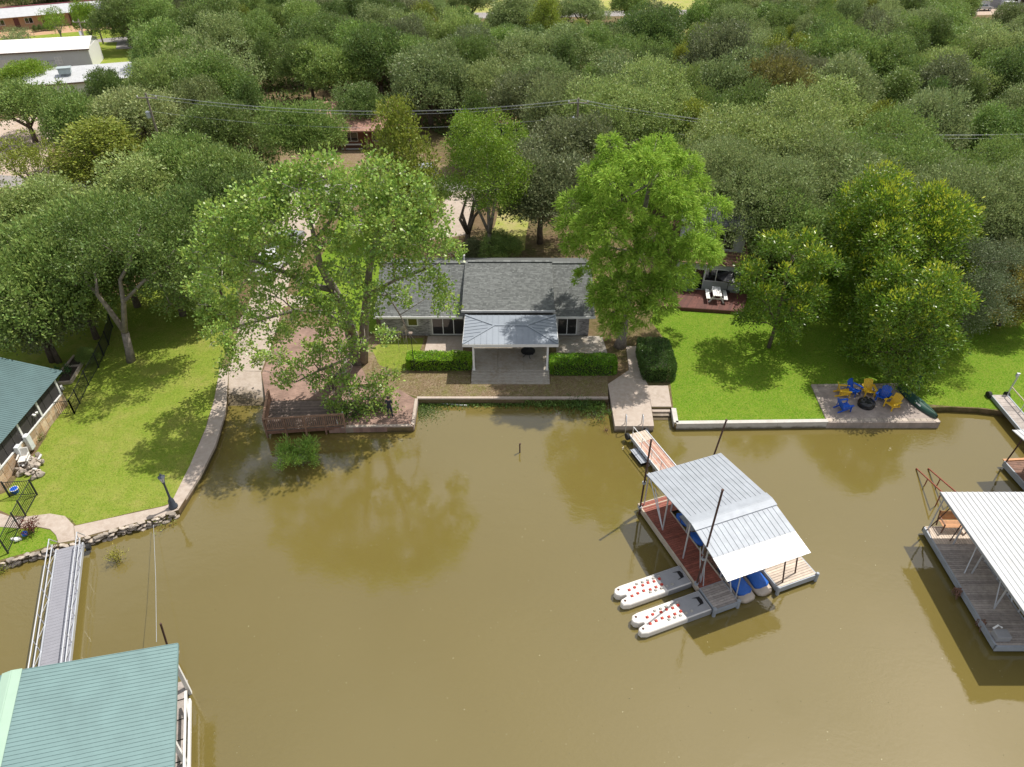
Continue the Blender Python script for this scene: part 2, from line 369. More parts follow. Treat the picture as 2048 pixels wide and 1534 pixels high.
def roof_face(parent, poly, udir, width, m, rib=.03, ribw=.03, name='roof_panel', sub=1, thick=.025, off=None, matfn=None):
    """sheet-metal panels laid side by side on a planar roof polygon, each with its raised rib"""
    poly = [V(p) for p in poly]; o = poly[0]; u = V(udir).normalized()
    nrm = (poly[1] - poly[0]).cross(poly[2] - poly[0]).normalized()
    if nrm.z < 0: nrm = -nrm
    v = nrm.cross(u).normalized()
    q = [((p - o).dot(u), (p - o).dot(v)) for p in poly]
    u0 = min(a for a, b in q); u1 = max(a for a, b in q)
    n = max(1, round((u1 - u0) / width)); w = (u1 - u0) / n
    def clip(pl, k, sgn):
        out = []
        for i in range(len(pl)):
            a = pl[i]; b = pl[(i + 1) % len(pl)]
            da = sgn * (a[0] - k); db = sgn * (b[0] - k)
            if da >= 0: out.append(a)
            if da * db < 0:
                t = da / (da - db); out.append((k, a[1] + t * (b[1] - a[1])))
        return out
    res = []
    for i in range(n):
        a = u0 + i * w; b = a + w
        pl = clip(clip(q, a, 1), b, -1)
        if len(pl) < 3: continue
        mb = MB()
        top = [o + u * x + v * y for x, y in pl]
        k = len(top)
        area = sum(pl[j][0] * pl[(j + 1) % k][1] - pl[(j + 1) % k][0] * pl[j][1] for j in range(k))
        if area < 0: top = top[::-1]
        vs = top + [p - nrm * thick for p in top]
        mb.add(vs, [tuple(range(k)), tuple(range(2 * k - 1, k - 1, -1))] + [(j, j + k, (j + 1) % k + k, (j + 1) % k) for j in range(k)])
        for s in range(sub):
            uu = a + w * (s + .02) / sub + ribw * .5
            cr = sorted(y for x, y in clip(clip(pl, uu - 1e-4, 1), uu + 1e-4, -1))
            if len(cr) >= 2 and cr[-1] - cr[0] > .05:
                p0 = o + u * uu + v * cr[0] + nrm * rib * .5; p1 = o + u * uu + v * cr[-1] + nrm * rib * .5
                mb.beam(p0, p1, ribw, rib, up=nrm)
        mm = matfn(i, n) if matfn else m
        res.append(mb.build(name, mm, parent, off=off))
    return res

# ------------------------------------------------------------------ the setting
shore_px = [(-160, 1165), (0, 1124), (60, 1107), (150, 1084), (165, 1078), (250, 1054), (330, 1031), (357, 1020), (400, 950), (430, 890), (448, 830), (453, 812),
            (457.5, 738), (522, 745), (533, 806), (655, 800), (657, 857), (826, 854), (833, 799), (1217, 799), (1216, 768), (1230, 851), (1308, 851), (1303, 815), (1342, 815), (1350, 850), (1655, 846),
            (1880, 846), (1860, 815), (1900, 814), (1960, 817), (2010, 823), (2048, 835), (2300, 856)]
shore = [(P(x, y).x, P(x, y).y) for x, y in shore_px]
poly = [(-2500, shore[0][1] - 6)] + shore + [(2500, shore[-1][1] - 4), (2500, 3500), (-2500, 3500)]
tag(MB().prism(poly, -2.0, GZ).build('ground', G_BASE), kind='structure')
b = MB(); b.add([(-900, -700, 0), (900, -700, 0), (900, 60, 0), (-900, 60, 0)], [(0, 1, 2, 3)]); tag(b.build('lake_water', WATER), kind='structure')

def jag(px, amp=2.5, n=3, seed=1):
    r = random.Random(seed); out = []
    for i in range(len(px)):
        a = px[i]; c = px[(i + 1) % len(px)]
        for k in range(n):
            t = k / n
            out.append((a[0] + (c[0] - a[0]) * t + (r.uniform(-amp, amp) if k else 0), a[1] + (c[1] - a[1]) * t + (r.uniform(-amp, amp) * .6 if k else 0)))
    return out
structure('lawn', jag([(441, 737), (428, 800), (412, 855), (380, 930), (345, 1003), (325, 1012), (152, 1050), (140, 1036), (100, 1028), (60, 1035), (20, 1030), (-40, 1005), (10, 985), (75, 900), (117, 825), (-200, 820), (-200, 640), (100, 600), (255, 590), (330, 540), (410, 500), (485, 510), (470, 640)], 2, 3, 3), GZ + .004, G_LAWNL)
structure('lawn', jag([(0, 1054), (40, 1058), (75, 1055), (100, 1060), (112, 1072), (114, 1086), (60, 1104), (0, 1120), (-150, 1160), (-150, 1060)], 1, 2, 4), GZ + .004, G_LAWNR)
structure('lawn', jag([(590, 596), (605, 560), (650, 500), (690, 420), (770, 455), (765, 560), (752, 640), (765, 668), (700, 660), (640, 610)], 3, 4, 5), GZ + .004, G_LAWNR)
structure('yard', jag([(700, 672), (765, 671), (850, 671), (848, 706), (820, 745), (941, 750), (941, 768), (1100, 768), (1102, 752), (1215, 752), (1216, 795), (836, 795), (792, 780), (700, 760)], 1, 2, 6), GZ + .004, G_DRY)
structure('lawn', jag([(772, 676), (846, 676), (842, 706), (815, 738), (800, 745), (760, 730), (745, 700)], 2.5, 4, 21), GZ + .008, G_LAWNL)
structure('lawn', [(1341, 768), (1346, 812), (1354, 843), (1652, 840), (1622, 769), (1796, 767), (1850, 808), (1900, 812), (1960, 815), (2010, 821), (2048, 832), (2300, 852), (2500, 620), (2300, 560), (2048, 520), (1900, 500), (1650, 500), (1500, 580), (1320, 610), (1300, 640), (1338, 690)], GZ + .004, G_LAWNR)
structure('lawn', jag([(1000, 400), (1060, 420), (1050, 500), (960, 520), (990, 450)], 2, 3, 7), GZ + .004, G_FIELD)
structure('road', [(-400, 325), (0, 350), (350, 374), (810, 366), (1400, 350), (1900, 382), (2100, 425), (2500, 560), (2500, 600), (2048, 470), (1900, 408), (1400, 370), (810, 386), (350, 398), (0, 374), (-400, 350)], GZ + .006, G_ASPH)
structure('gravel_lot', jag([(-60, 250), (75, 232), (115, 240), (110, 290), (90, 325), (125, 358), (-60, 352)], 3, 4, 8), GZ + .003, G_GRAVEL)
structure('verge', jag([(50, 224), (230, 210), (240, 225), (110, 240), (60, 300), (20, 290)], 3, 3, 9), GZ + .002, G_FIELD)
structure('clearing', jag([(560, 325), (560, 290), (760, 288), (920, 340), (900, 362), (700, 352), (600, 345)], 4, 4, 10), GZ + .002, G_DRY)
structure('meadow', [(820, -40), (1480, -40), (1440, 20), (860, 30)], GZ + .003, G_FIELD)
structure('meadow', jag([(1275, 40), (1380, 30), (1385, 60), (1330, 75), (1290, 66)], 3, 3, 11), GZ + .003, G_FIELD)
structure('far_road', [(820, 27), (1480, 18), (1480, 28), (820, 39)], GZ + .006, G_ASPH)
structure('motel_yard', [(-80, 66), (340, 36), (340, 58), (-80, 100)], GZ + .002, G_ORANGE)
structure('verge', jag([(-80, 84), (60, 72), (330, 48), (330, 66), (60, 90), (-80, 108)], 1, 3, 12), GZ + .006, G_LAWNL)
structure('far_road', [(-80, 106), (60, 88), (330, 64), (340, 92), (205, 100), (60, 130), (-80, 150)], GZ + .004, G_ASPH)
structure('verge', jag([(196, 84), (235, 84), (232, 98), (330, 102), (300, 140), (190, 150)], 1, 3, 13), GZ + .008, G_LAWNL)
structure('gravel_lot', [(1880, 8), (2120, 10), (2120, 26), (1880, 32)], GZ + .004, G_GRAVEL)
# concrete
structure('seawall_path', [(440, 735), (457, 735), (453, 806), (449, 830), (431, 889), (401, 949), (357, 1018), (342, 1006), (380, 930), (412, 855), (428, 800)], GZ + .03, CONC, .2)
structure('shore_path', [(342, 1007), (357, 1019), (330, 1029), (165, 1074), (151, 1080), (148, 1052), (330, 1012)], GZ + .025, CONC, .2)
structure('garden_path', [(-60, 1012), (5, 1028), (25, 1035), (60, 1032), (100, 1027), (130, 1032), (147, 1050), (150, 1080), (117, 1086), (112, 1070), (100, 1058), (75, 1053), (40, 1056), (-60, 1050)], GZ + .02, CONC, .2)
ramp = MB()
r_px = [(457, 737), (480, 640), (520, 562), (560, 547), (584, 541), (573, 588), (612, 594), (618, 602), (610, 614), (567, 612), (545, 680), (522, 745)]
ramp.sheet([(P(x, y, GZ + .015).x, P(x, y, GZ + .015).y) for x, y in r_px], GZ + .015)
a0, a1 = P(457, 737, GZ + .015), P(522, 745, GZ + .015); b0, b1 = P(452, 838, -.155), P(540, 838, -.155)
ramp.add([a0, a1, b1, b0], [(0, 3, 2, 1)])
tag(ramp.build('boat_ramp', CONC), kind='structure')
structure('driveway', [(522, 560), (545, 500), (555, 440), (545, 382), (610, 378), (640, 430), (610, 500), (586, 540), (560, 545)], GZ + .012, CONC)
structure('driveway', [(880, 385), (960, 380), (950, 420), (930, 470), (860, 480), (870, 430)], GZ + .01, CONC)
structure('patio', [(848, 706), (856, 672), (926, 672), (926, 706)], GZ + .06, CONC, .2)
structure('patio', [(1113, 672), (1204, 672), (1215, 706), (1113, 706)], GZ + .06, CONC2, .2)
structure('concrete_pier', [(1216, 768), (1230, 852), (1308, 852), (1296, 770), (1283, 742), (1278, 692), (1252, 692), (1258, 740)], GZ + .06, CONC, 1.5)
structure('concrete_pier', [(1296, 771), (1336, 771), (1343, 813), (1303, 813)], GZ + .045, CONC, 1.5)
bb = MB()
for k in range(3):
    q0, q1 = P(1304, 815 + k * 5), P(1340, 815 + k * 5)
    bb.box(q0.x, q1.x, q0.y - .28, q0.y + .0, -1, GZ - .14 * (k + 1))
tag(bb.build('water_steps', CONC), kind='structure')

def wall_line(name, label, pts, w, z0, z1, m):
    t = thing(name, label, 'wall', pts[0])
    for i in range(len(pts) - 1):
        a = V(pts[i]); c = V(pts[i + 1]); L = (c - a).length; n = max(1, int(L / 2.6))
        for k in range(n):
            p = a.lerp(c, k / n); q = a.lerp(c, (k + 1) / n); g = (q - p).normalized() * .006
            bx = MB(); bx.beam(V((p.x, p.y, (z0 + z1) / 2)) + g, V((q.x, q.y, (z0 + z1) / 2)) - g, w, z1 - z0)
            bx.build('wall_section', m, t, off=pts[0])
    return t
wall_line('seawall', 'pale concrete seawall edging the bright lawn', [P(1347, 818), P(1352, 847), P(1655, 843)], .32, -1.5, GZ + .1, CONCW)
wall_line('retaining_wall', 'low concrete retaining wall below the porch yard', [P(834, 797), P(1216, 797)], .22, -1.5, GZ + .1, CONC)
structure('stone_patio', [(1622, 770), (1796, 768), (1881, 845), (1655, 845)], GZ + .05, PAVER, .6)
tp = thing('patio_border', 'pale paver border band around the lakeside patio', 'paving', P(1622, 770))
for ei, (p, q) in enumerate((((1622, 770), (1655, 845)), ((1655, 844), (1880, 844)), ((1622, 770), (1796, 768)), ((1796, 768), (1881, 845)))):
    a = P(*p); c = P(*q); n = int((c - a).length / .42)
    for k in range(n):
        u = a.lerp(c, (k + .04) / n); w = a.lerp(c, (k + .96) / n); d = (c - a).normalized(); s = V((-d.y, d.x, 0)) * .15
        if s.dot(P(1740, 810) - a) < 0: s = -s
        bx = MB(); bx.obox((u + w) / 2 + s + V((0, 0, .054 + .004 * ei)), (w - u) / 2, s, (0, 0, .012)); bx.build('paver', STONE, tp, off=P(1622, 770))
structure('brick_terrace', [(657, 857), (826, 853), (832, 798), (800, 780), (700, 770), (657, 800)], GZ + .03, REDPAV, .4)
wall_line('terrace_kerb', 'pale kerb along the edge of the red brick terrace', [P(658, 855), P(825, 852), P(833, 799)], .2, -1, GZ + .1, CONC)
structure('brick_terrace', [(524, 747), (548, 690), (600, 650), (690, 655), (715, 720), (740, 768), (700, 769), (657, 799), (532, 802)], GZ + .02, REDPAV)

# ------------------------------------------------------------------ buildings
def shingles(parent, o, udir, ulen, vdir, vlen, m, off, row=.15, tab=.3, seed=0, clipf=None):
    r = random.Random(seed); o = V(o); u = V(udir).normalized(); v = V(vdir).normalized(); nrm = u.cross(v).normalized()
    if nrm.z < 0: nrm = -nrm
    mb = MB()
    nr = int(vlen / row)
    for i in range(nr):
        x = -tab * r.random()
        while x < ulen:
            w = tab * r.choice((.5, .5, .75, 1)); a = max(0, x); c = min(ulen, x + w - .012); x += w
            if c - a < .03: continue
            h = .012 + r.random() * .012
            p = o + v * (i * row) + u * a; q = o + v * (i * row) + u * c; s = v * (row * 1.12)
            mb.add([p + nrm * h, q + nrm * h, q + s + nrm * .002, p + s + nrm * .002, p, q], [(0, 1, 2, 3), (0, 4, 5, 1)])
    return mb.build('shingles', m, parent, kind='stuff', off=off)
def bricks(parent, o, udir, ulen, zlen, out, m, off, holes=(), bw=.215, bh=.078, seed=0):
    r = random.Random(seed); o = V(o); u = V(udir).normalized(); out = V(out); mb = MB()
    for i in range(int(zlen / bh)):
        x = -(bw / 2 if i % 2 else 0)
        while x < ulen:
            a = max(0, x); c = min(ulen, x + bw - .012); x += bw; z0 = i * bh; z1 = z0 + bh - .011
            if c - a < .03 or any(c > h[0] and a < h[1] and z1 > h[2] and z0 < h[3] for h in holes): continue
            d = .012 + r.random() * .008
            mb.obox(o + u * (a + c) / 2 + V((0, 0, (z0 + z1) / 2)) + out * d / 2, u * (c - a) / 2, out * d / 2, (0, 0, (z1 - z0) / 2))
    return mb.build('bricks', m, parent, kind='stuff', off=off)
def window(parent, c0, c1, z0, z1, out, n=2, glass=GLASS, fm=WHITE, off=(0, 0, 0), fw=.06, name='window', mid=None):
    """frame with panes between two wall points, set on the outside of the wall"""
    c0 = V(c0); c1 = V(c1); out = V(out); d = (c1 - c0); L = d.length; u = d / L
    fr = MB()
    def bar(a, c, za, zb): fr.obox(c0 + u * (a + c) / 2 + out * .03 + V((0, 0, (za + zb) / 2)), u * (c - a) / 2, out * .03, (0, 0, (zb - za) / 2))
    bar(0, L, z1 - fw, z1); bar(0, L, z0, z0 + fw)
    for k in range(n + 1):
        x = k * (L - fw) / n; bar(x, x + fw, z0 + fw, z1 - fw)
    if mid: bar(fw, L - fw, mid - fw / 2, mid + fw / 2)
    w = fr.build(name, fm, parent, off=off)
    for k in range(n):
        a = k * (L - fw) / n + fw; c = (k + 1) * (L - fw) / n
        pn = MB(); pn.obox(c0 + u * (a + c) / 2 + out * .025 + V((0, 0, (z0 + z1) / 2)), u * (c - a) / 2, out * .008, (0, 0, (z1 - z0) / 2 - fw))
        pn.build('pane', glass, w, off=off)
    return w

# main lake house -----------------------------------------------------------
HO = V((-2, 51.9, GZ))
H = thing('brick_house', 'long single-storey whitewashed brick house with grey shingle roof behind the porch', 'house', HO)
WY = 47.52; X0, X1 = -10.26, 6.02; FL = GZ + .12
w = MB(); w.box(X0, X1, WY, WY + .2, GZ, 2.62); w.box(X0, X0 + .2, WY + .2, 56.2, GZ, 2.62); w.box(X1 - .2, X1, WY + .2, 56.2, GZ, 2.62); w.box(X0 + .2, X1 - .2, 56, 56.2, GZ, 2.62)
w.box(-3.7, 3.15, WY + .003, WY + .2, 2.62, 3.5)
for s in (X0, X1 - .2):
    w.add([(s, WY, 2.62), (s + .2, WY, 2.62), (s + .2, 51.9, 4.42), (s, 51.9, 4.42), (s + .2, 56.2, 2.62), (s, 56.2, 2.62)], [(0, 3, 5), (1, 4, 2), (0, 1, 2, 3), (2, 4, 5, 3)])
w.build('wall', MORTAR, H, off=HO)
holes = [(2.05, 2.95, .85, 2.1), (3.93, 6.6, 0, 2.1), (8.3, 11.4, 0, 2.15), (13.75, 15.4, 0, 2.1)]
bricks(H, (X0, WY, FL - .1), (1, 0, 0), X1 - X0, 2.15, (0, -1, 0), BRICKG, HO, holes, seed=2)
bricks(H, (X0, 56.2, FL - .1), (0, -1, 0), 8.6, 2.15, (-1, 0, 0), BRICKG, HO, seed=3)
bricks(H, (X1, WY, FL - .1), (0, 1, 0), 8.6, 2.15, (1, 0, 0), BRICKG, HO, seed=4)
bricks(H, (-3.7, WY, 2.64), (1, 0, 0), 6.85, .85, (0, -1, 0), BRICKG, HO, [(1.3, 5.55, .1, .8)], seed=5)
window(H, (X0 + 2.1, WY, 0), (X0 + 2.9, WY, 0), FL + .8, FL + 1.95, (0, -1, 0), 1, GLASSY, off=HO)
window(H, (X0 + 3.98, WY, 0), (X0 + 6.55, WY, 0), FL, FL + 2.0, (0, -1, 0), 3, GLASS, off=HO, name='sliding_door')
window(H, (X0 + 8.4, WY, 0), (X0 + 11.3, WY, 0), FL, FL + 2.05, (0, -1, 0), 3, GLASS, off=HO, name='sliding_door')
window(H, (X0 + 13.8, WY, 0), (X0 + 15.35, WY, 0), FL, FL + 2.0, (0, -1, 0), 2, GLASS, off=HO, name='sliding_door')
window(H, (-2.35, WY, 0), (1.8, WY, 0), 2.78, 3.42, (0, -1, 0), 4, GLASS, WOODL, off=HO)
E0 = V((0, 47.0, 2.52)); R0 = V((0, 51.9, 4.55)); sl_ = (R0 - E0)
def slab(xa, xb, e, r, th=.09):
    n = (r - e).cross(V((1, 0, 0))).normalized()
    if n.z < 0: n = -n
    m = MB(); c = (V((xa, e.y, e.z)) + V((xb, r.y, r.z))) / 2 - n * th / 2
    return m.obox(c, ((xb - xa) / 2, 0, 0), (V((0, r.y, r.z)) - V((0, e.y, e.z))) / 2, n * th / 2)
rf = slab(-10.62, 6.4, E0, R0).build('roof', mat('roof_deck', (.14, .14, .14), .9), H, off=HO)
slab(-10.62, 6.4, V((0, 56.8, 2.52)), R0).build('rear_roof', SHING, H, off=HO)
shingles(rf, (-10.62, 47.0, 2.525), (1, 0, 0), 6.85, sl_, sl_.length, SHING, HO, seed=1)
shingles(rf, (3.2, 47.0, 2.525), (1, 0, 0), 3.2, sl_, sl_.length, SHING, HO, seed=2)
De = V((0, 46.3, 3.5)); Dr = V((0, 52.0, 4.66))
dm = slab(-3.78, 3.22, De, Dr, .1).build('dormer_roof', MATS['roof_deck'], H, off=HO)
shingles(dm, (-3.78, 46.3, 3.505), (1, 0, 0), 7.0, Dr - De, (Dr - De).length, SHING, HO, seed=3)
for s in (-3.7, 3.05):
    mb = MB(); mb.add([(s, 47.3, 2.66), (s + .1, 47.3, 2.66), (s + .1, 51.9, 4.5), (s, 51.9, 4.5), (s, 47.3, 3.62), (s + .1, 47.3, 3.62)], [(0, 4, 3), (1, 2, 5), (0, 1, 5, 4)]); mb.build('dormer_cheek', BRICKG, H, off=HO)
MB().box(-10.66, -3.8, 46.93, 46.995, 2.36, 2.53).build('fascia', WHITE, H, off=HO); MB().box(3.24, 6.44, 46.93, 46.995, 2.36, 2.53).build('fascia', WHITE, H, off=HO)
fa = MB(); fa.box(-3.82, 3.26, 46.22, 46.295, 3.36, 3.52); fa.build('fascia', mat('grey_trim', (.5, .5, .5), .6), H, off=HO)
rc = MB()
for k in range(60):
    x = -10.62 + k * .2835
    rc.obox((x + .14, 51.92, 4.6 + (.12 if -3.8 < x < 3.1 else 0)), (.137, 0, 0), (0, .14, .0), (0, 0, .012 + .004 * (k % 3)))
rc.build('ridge_cap', SHING, H, off=HO)
for x, y, z in ((-3.9, 52.6, 4.6), (-8.2, 51.0, 4.3)):
    MB().lathe([(.06, 0), (.06, .35), (.09, .36), (.09, .42)], 10, (x, y, z - .1)).build('vent_pipe', WHITE, H, off=HO)

# porch pavilion ------------------------------------------------------------
PO = V((-.1, 44.2, GZ))
T = thing('porch_pavilion', 'porch cover with blue-grey metal hip roof and white posts over concrete steps', 'porch', PO)
ez = 3.3; rz_ = 3.62; xa, xb, ya, yb = -3.5, 3.27, 42.06, 45.95
ra, rb_ = V((-1.28, 44.0, rz_)), V((1.06, 44.0, rz_))
A, B_, C_, D_ = V((xa, ya, ez)), V((xb, ya, ez)), V((xb, yb, ez)), V((xa, yb, ez))
roof_face(T, [A, B_, rb_, ra], (1, 0, 0), .42, ROOFB, .03, .028, off=PO)
roof_face(T, [C_, D_, ra, rb_], (-1, 0, 0), .42, ROOFB, .03, .028, off=PO)
roof_face(T, [D_, A, ra], (0, -1, 0), .42, ROOFB, .03, .028, off=PO)
roof_face(T, [B_, C_, rb_], (0, 1, 0), .42, ROOFB, .03, .028, off=PO)
for p, q in ((A, ra), (B_, rb_), (C_, rb_), (D_, ra), (ra, rb_)):
    MB().beam(p + V((0, 0, .035)), q + V((0, 0, .035)), .14, .03).build('hip_cap', ROOFB, T, off=PO)
fb = MB(); fb.box(xa - .02, xb + .02, ya - .03, ya + .03, ez - .24, ez - .02); fb.box(xa - .02, xb + .02, yb - .03, yb + .03, ez - .24, ez - .02)
fb.box(xa - .03, xa + .03, ya + .03, yb - .03, ez - .24, ez - .02); fb.box(xb - .03, xb + .03, ya + .03, yb - .03, ez - .24, ez - .02)
fb.build('fascia', WHITE, T, off=PO)
MB().box(xa + .05, xb - .05, ya + .05, yb - .05, ez - .2, ez - .16).build('ceiling', WHITE, T, off=PO)
for px in (-2.78, 2.56):
    for py in (42.42, 45.6):
        c = MB(); c.box(px - .07, px + .07, py - .07, py + .07, .8, ez - .2); c.box(px - .1, px + .1, py - .1, py + .1, .8, .9); c.build('post', WHITE, T, off=PO)
S = thing('porch_steps', 'stained concrete porch floor with four broad steps under the pavilion', 'steps', (0, 44, GZ))
for i in range(3):
    for j in range(3):
        x = -2.95 + i * 1.9; y = 42.35 + j * 1.72
        q = MB(); q.box(x + .006, x + 1.894, y + .006, y + 1.714, GZ, .8 + .001 * ((i * 3 + j) % 3)); q.build('slab', CONC2, S, off=(0, 44, GZ))
for k in range(4):
    q = MB(); q.box(-2.95, 2.72, 42.35 - .31 * (k + 1), 42.345 - .31 * k, GZ - .1, .8 - .075 * (k + 1)); bevel(q.build('step', CONC2, S, off=(0, 44, GZ)), .01, 1)
# round iron table under the porch
tt = P(1056, 712, .8); R_ = thing('patio_table', 'round black wrought-iron table under the porch pavilion', 'table', tt)
q = MB(); q.lathe([(.5, .44), (.54, .44), (.54, .48), (.5, .48)], 24); [q.beam((0, 0, .46), (.52 * math.cos(a * math.pi / 6), .52 * math.sin(a * math.pi / 6), .46), .035, .02) for a in range(12)]
q.lathe([(.2, .45), (.22, .45), (.22, .47), (.2, .47)], 16); q.build('tabletop', DARKM, R_)
for a in range(4):
    an = a * math.pi / 2 + .4; MB().path([(.1 * math.cos(an), .1 * math.sin(an), .45), (.15 * math.cos(an), .15 * math.sin(an), .2), (.42 * math.cos(an), .42 * math.sin(an), .0)], .022, 6).build('leg', DARKM, R_)
MB().lathe([(.3, .5), (.42, .52), (.44, .56), (.2, .6), (.05, .66)], 20).build('bowl', DARKM, R_)

# neighbour's house on the right -------------------------------------------
a = P(1352, 576); c = P(1477, 588); u = (c - a).normalized(); n = V((-u.y, u.x, 0))
NO = a; ang = math.degrees(math.atan2(u.y, u.x)); L = (c - a).length
N = thing('siding_house', 'pale siding house with timber balcony behind the bald cypress', 'house', NO, ang)
q = MB(); q.box(0, L, 0, 7, 0, 2.7); q.box(.4, L - .02, 2.4, 7.0 - .02, 2.7, 5.3); q.build('wall', SIDING, N)
for k in range(16): MB().box(-.006, L + .006, -.018, .006, .08 + k * .165, .22 + k * .165).build('siding_board', SIDING, N)
window(N, (L - 3.1, -.015, 0), (L - 1.2, -.015, 0), 1.0, 2.2, (0, -1, 0), 2, GLASS)
window(N, (.6, -.015, 0), (2.2, -.015, 0), .1, 2.1, (0, -1, 0), 2, GLASS, name='sliding_door')
window(N, (L - 2.6, 2.4, 0), (L - .9, 2.4, 0), 2.9, 4.7, (0, -1, 0), 2, GLASS, name='sliding_door')
for k in range(16): MB().box(-.1, L + .15, -.35 + k * .17, -.35 + k * .17 + .16, 2.7, 2.75).build('balcony_board', WOODB, N)
for x in (0, L / 3, 2 * L / 3, L): MB().box(x - .05, x + .05, -.33, -.23, 2.75, 3.75).build('rail_post', WOODB, N)
for z in (3.1, 3.4, 3.72): MB().box(-.05, L + .05, -.31, -.26, z - .04, z + .04).build('rail', WOODB, N)
for k in range(3): MB().box(L + .02, L + .09, -.3, 2.4, 3.06 + k * .31, 3.14 + k * .31).build('rail', WOODB, N)
for sgn in (0, 1):
    e = V((-.3, 2.0 if sgn == 0 else 7.4, 5.2)); r_ = V((-.3, 4.7, 6.3))
    rr = MB(); rr.obox((L / 2 + .1, (e.y + r_.y) / 2, (e.z + r_.z) / 2), (L / 2 + .3, 0, 0), (r_ - e) / 2, (0, 0, .05)); o = rr.build('roof', SHING, N)
    if sgn == 0: shingles(o, (-.3, 2.0, 5.27), (1, 0, 0), L + .7, r_ - e, (r_ - e).length, SHING, (0, 0, 0), seed=8)
dq = [P(1305, 610, .78), P(1485, 622, .78), P(1495, 588, .78), P(1335, 574, .78)]
DK = thing('red_deck', 'red timber deck beside the bald cypress, shade darkened into its colour', 'deck', P(1400, 600, GZ))
nn = 62
for k in range(nn):
    t0 = (k + .04) / nn; t1 = (k + .96) / nn
    q = MB(); p4 = [dq[0].lerp(dq[1], t0), dq[0].lerp(dq[1], t1), dq[3].lerp(dq[2], t1), dq[3].lerp(dq[2], t0)]
    q.prism([(p.x, p.y) for p in p4], .74, .78); q.build('plank', DECKR_SHADE, DK, off=P(1400, 600, GZ))
q = MB(); q.beam(dq[0] - V((0, .03, .17)), dq[1] - V((0, .03, .17)), .05, .3); q.beam(dq[1] - V((-.03, 0, .17)), dq[2] - V((-.03, 0, .17)), .05, .3); q.build('skirt', DECKR_SHADE, DK, off=P(1400, 600, GZ))
# picnic table
pt = P(1431, 598, .78); PTb = thing('picnic_table', 'white picnic table with attached benches on the red deck', 'table', pt, -8)
for k in range(4): MB().box(-.36 + k * .18, -.2 + k * .18, -.8, .8, .72, .76).build('tabletop_board', WHITE, PTb)
for s in (-1, 1):
    for k in range(2): MB().box(s * .72 - .15 + k * .16, s * .72 - .01 + k * .16, -.8, .8, .42, .46).build('bench_board', WHITE, PTb)
    f = MB()
    for t in (-1, 1): f.beam((t * .2, s * .62, .72), (t * .62, s * .62, 0), .05, .12)
    f.box(-.8, .8, s * .62 - .02, s * .62 + .02, .33, .42); f.build('leg_frame', WHITE, PTb)
up = P(1453, 584, .78); U = thing('patio_umbrella', 'black round patio umbrella beside the white picnic table', 'umbrella', up)
q = MB(); k = 8
for i in range(k):
    a0_ = 2 * math.pi * i / k; a1_ = 2 * math.pi * (i + 1) / k
    q.add([(0, 0, 1.95), (1.08 * math.cos(a0_), 1.08 * math.sin(a0_), 1.5), (1.08 * math.cos(a1_), 1.08 * math.sin(a1_), 1.5), (1.08 * math.cos(a0_), 1.08 * math.sin(a0_), 1.4), (1.08 * math.cos(a1_), 1.08 * math.sin(a1_), 1.4), (0, 0, 1.92)], [(0, 1, 2), (1, 3, 4, 2), (5, 4, 3)])
q.build('canopy', BLACKP, U); MB().tube((0, 0, 0), (0, 0, 2.0), .025).build('pole', DARKM, U); MB().lathe([(.28, 0), (.28, .06), (.06, .1)], 14).build('base', DARKM, U)
st = P(1375, 580, .78); SG = thing('side_cabinet', 'grey-green cabinet standing against the siding wall on the red deck', 'cabinet', st)
q = MB(); q.box(-.45, .45, -.3, .3, .05, .8); bevel(q.build('body', mat('grey_green_paint', (.13, .18, .17), .5), SG), .02, 1)
q = MB(); q.box(-.5, .5, -.35, .35, .8, .85); q.build('lid', mat('grey_green_paint', (.13, .18, .17)), SG)

# green-roofed house on the left -------------------------------------------
LO = V((-33, 35, GZ)); LH = thing('green_roof_house', 'screened house with green metal roof and flagstone wall at the left lawn', 'house', LO)
ey, ex, ezz = (29.0, 39.4), -30.6, 2.9
roof_face(LH, [(ex, ey[0], ezz), (ex, ey[1], ezz), (ex - 6.2, ey[1], 4.75), (ex - 6.2, ey[0], 4.75)], (0, 1, 0), .9, ROOFD, .02, .025, sub=5, off=LO)
roof_face(LH, [(ex - 12.4, ey[0], ezz), (ex - 12.4, ey[1], ezz), (ex - 6.2, ey[1], 4.75), (ex - 6.2, ey[0], 4.75)], (0, 1, 0), .9, ROOFD, .02, .025, sub=5, off=LO)
MB().beam((ex - 6.2, ey[0], 4.79), (ex - 6.2, ey[1], 4.79), .4, .03).build('ridge_cap', ROOFGC, LH, off=LO)
wx = -30.85
q = MB(); q.box(wx - 10.9, wx - .12, 29.6, 39.0, GZ, 2.8); q.build('interior_wall', SCREEN, LH, off=LO)
q = MB(); q.box(wx - .1, wx, 29.5, 38.6, GZ, 1.45); q.build('stone_base', MORTAR, LH, off=LO)
rr = random.Random(5)
for y_ in np.arange(29.5, 38.5, .62):
    z_ = GZ
    while z_ < 1.38:
        hh = min(rr.uniform(.28, .5), 1.43 - z_)
        MB().obox((wx + .012, y_ + .31, z_ + hh / 2), (.015 + rr.random() * .01, 0, 0), (0, .295, rr.uniform(-.02, .02)), (0, 0, hh / 2 - .015)).build('stone', STONEW, LH, off=LO); z_ += hh
MB().box(wx - .12, wx + .06, 29.4, 38.7, 1.45, 1.53).build('rail', WHITE, LH, off=LO)
for y_ in (29.5, 31.4, 34.0, 36.2, 38.6): MB().box(wx - .06, wx + .05, y_ - .07, y_ + .07, 1.53, 2.85).build('post', WHITE, LH, off=LO)
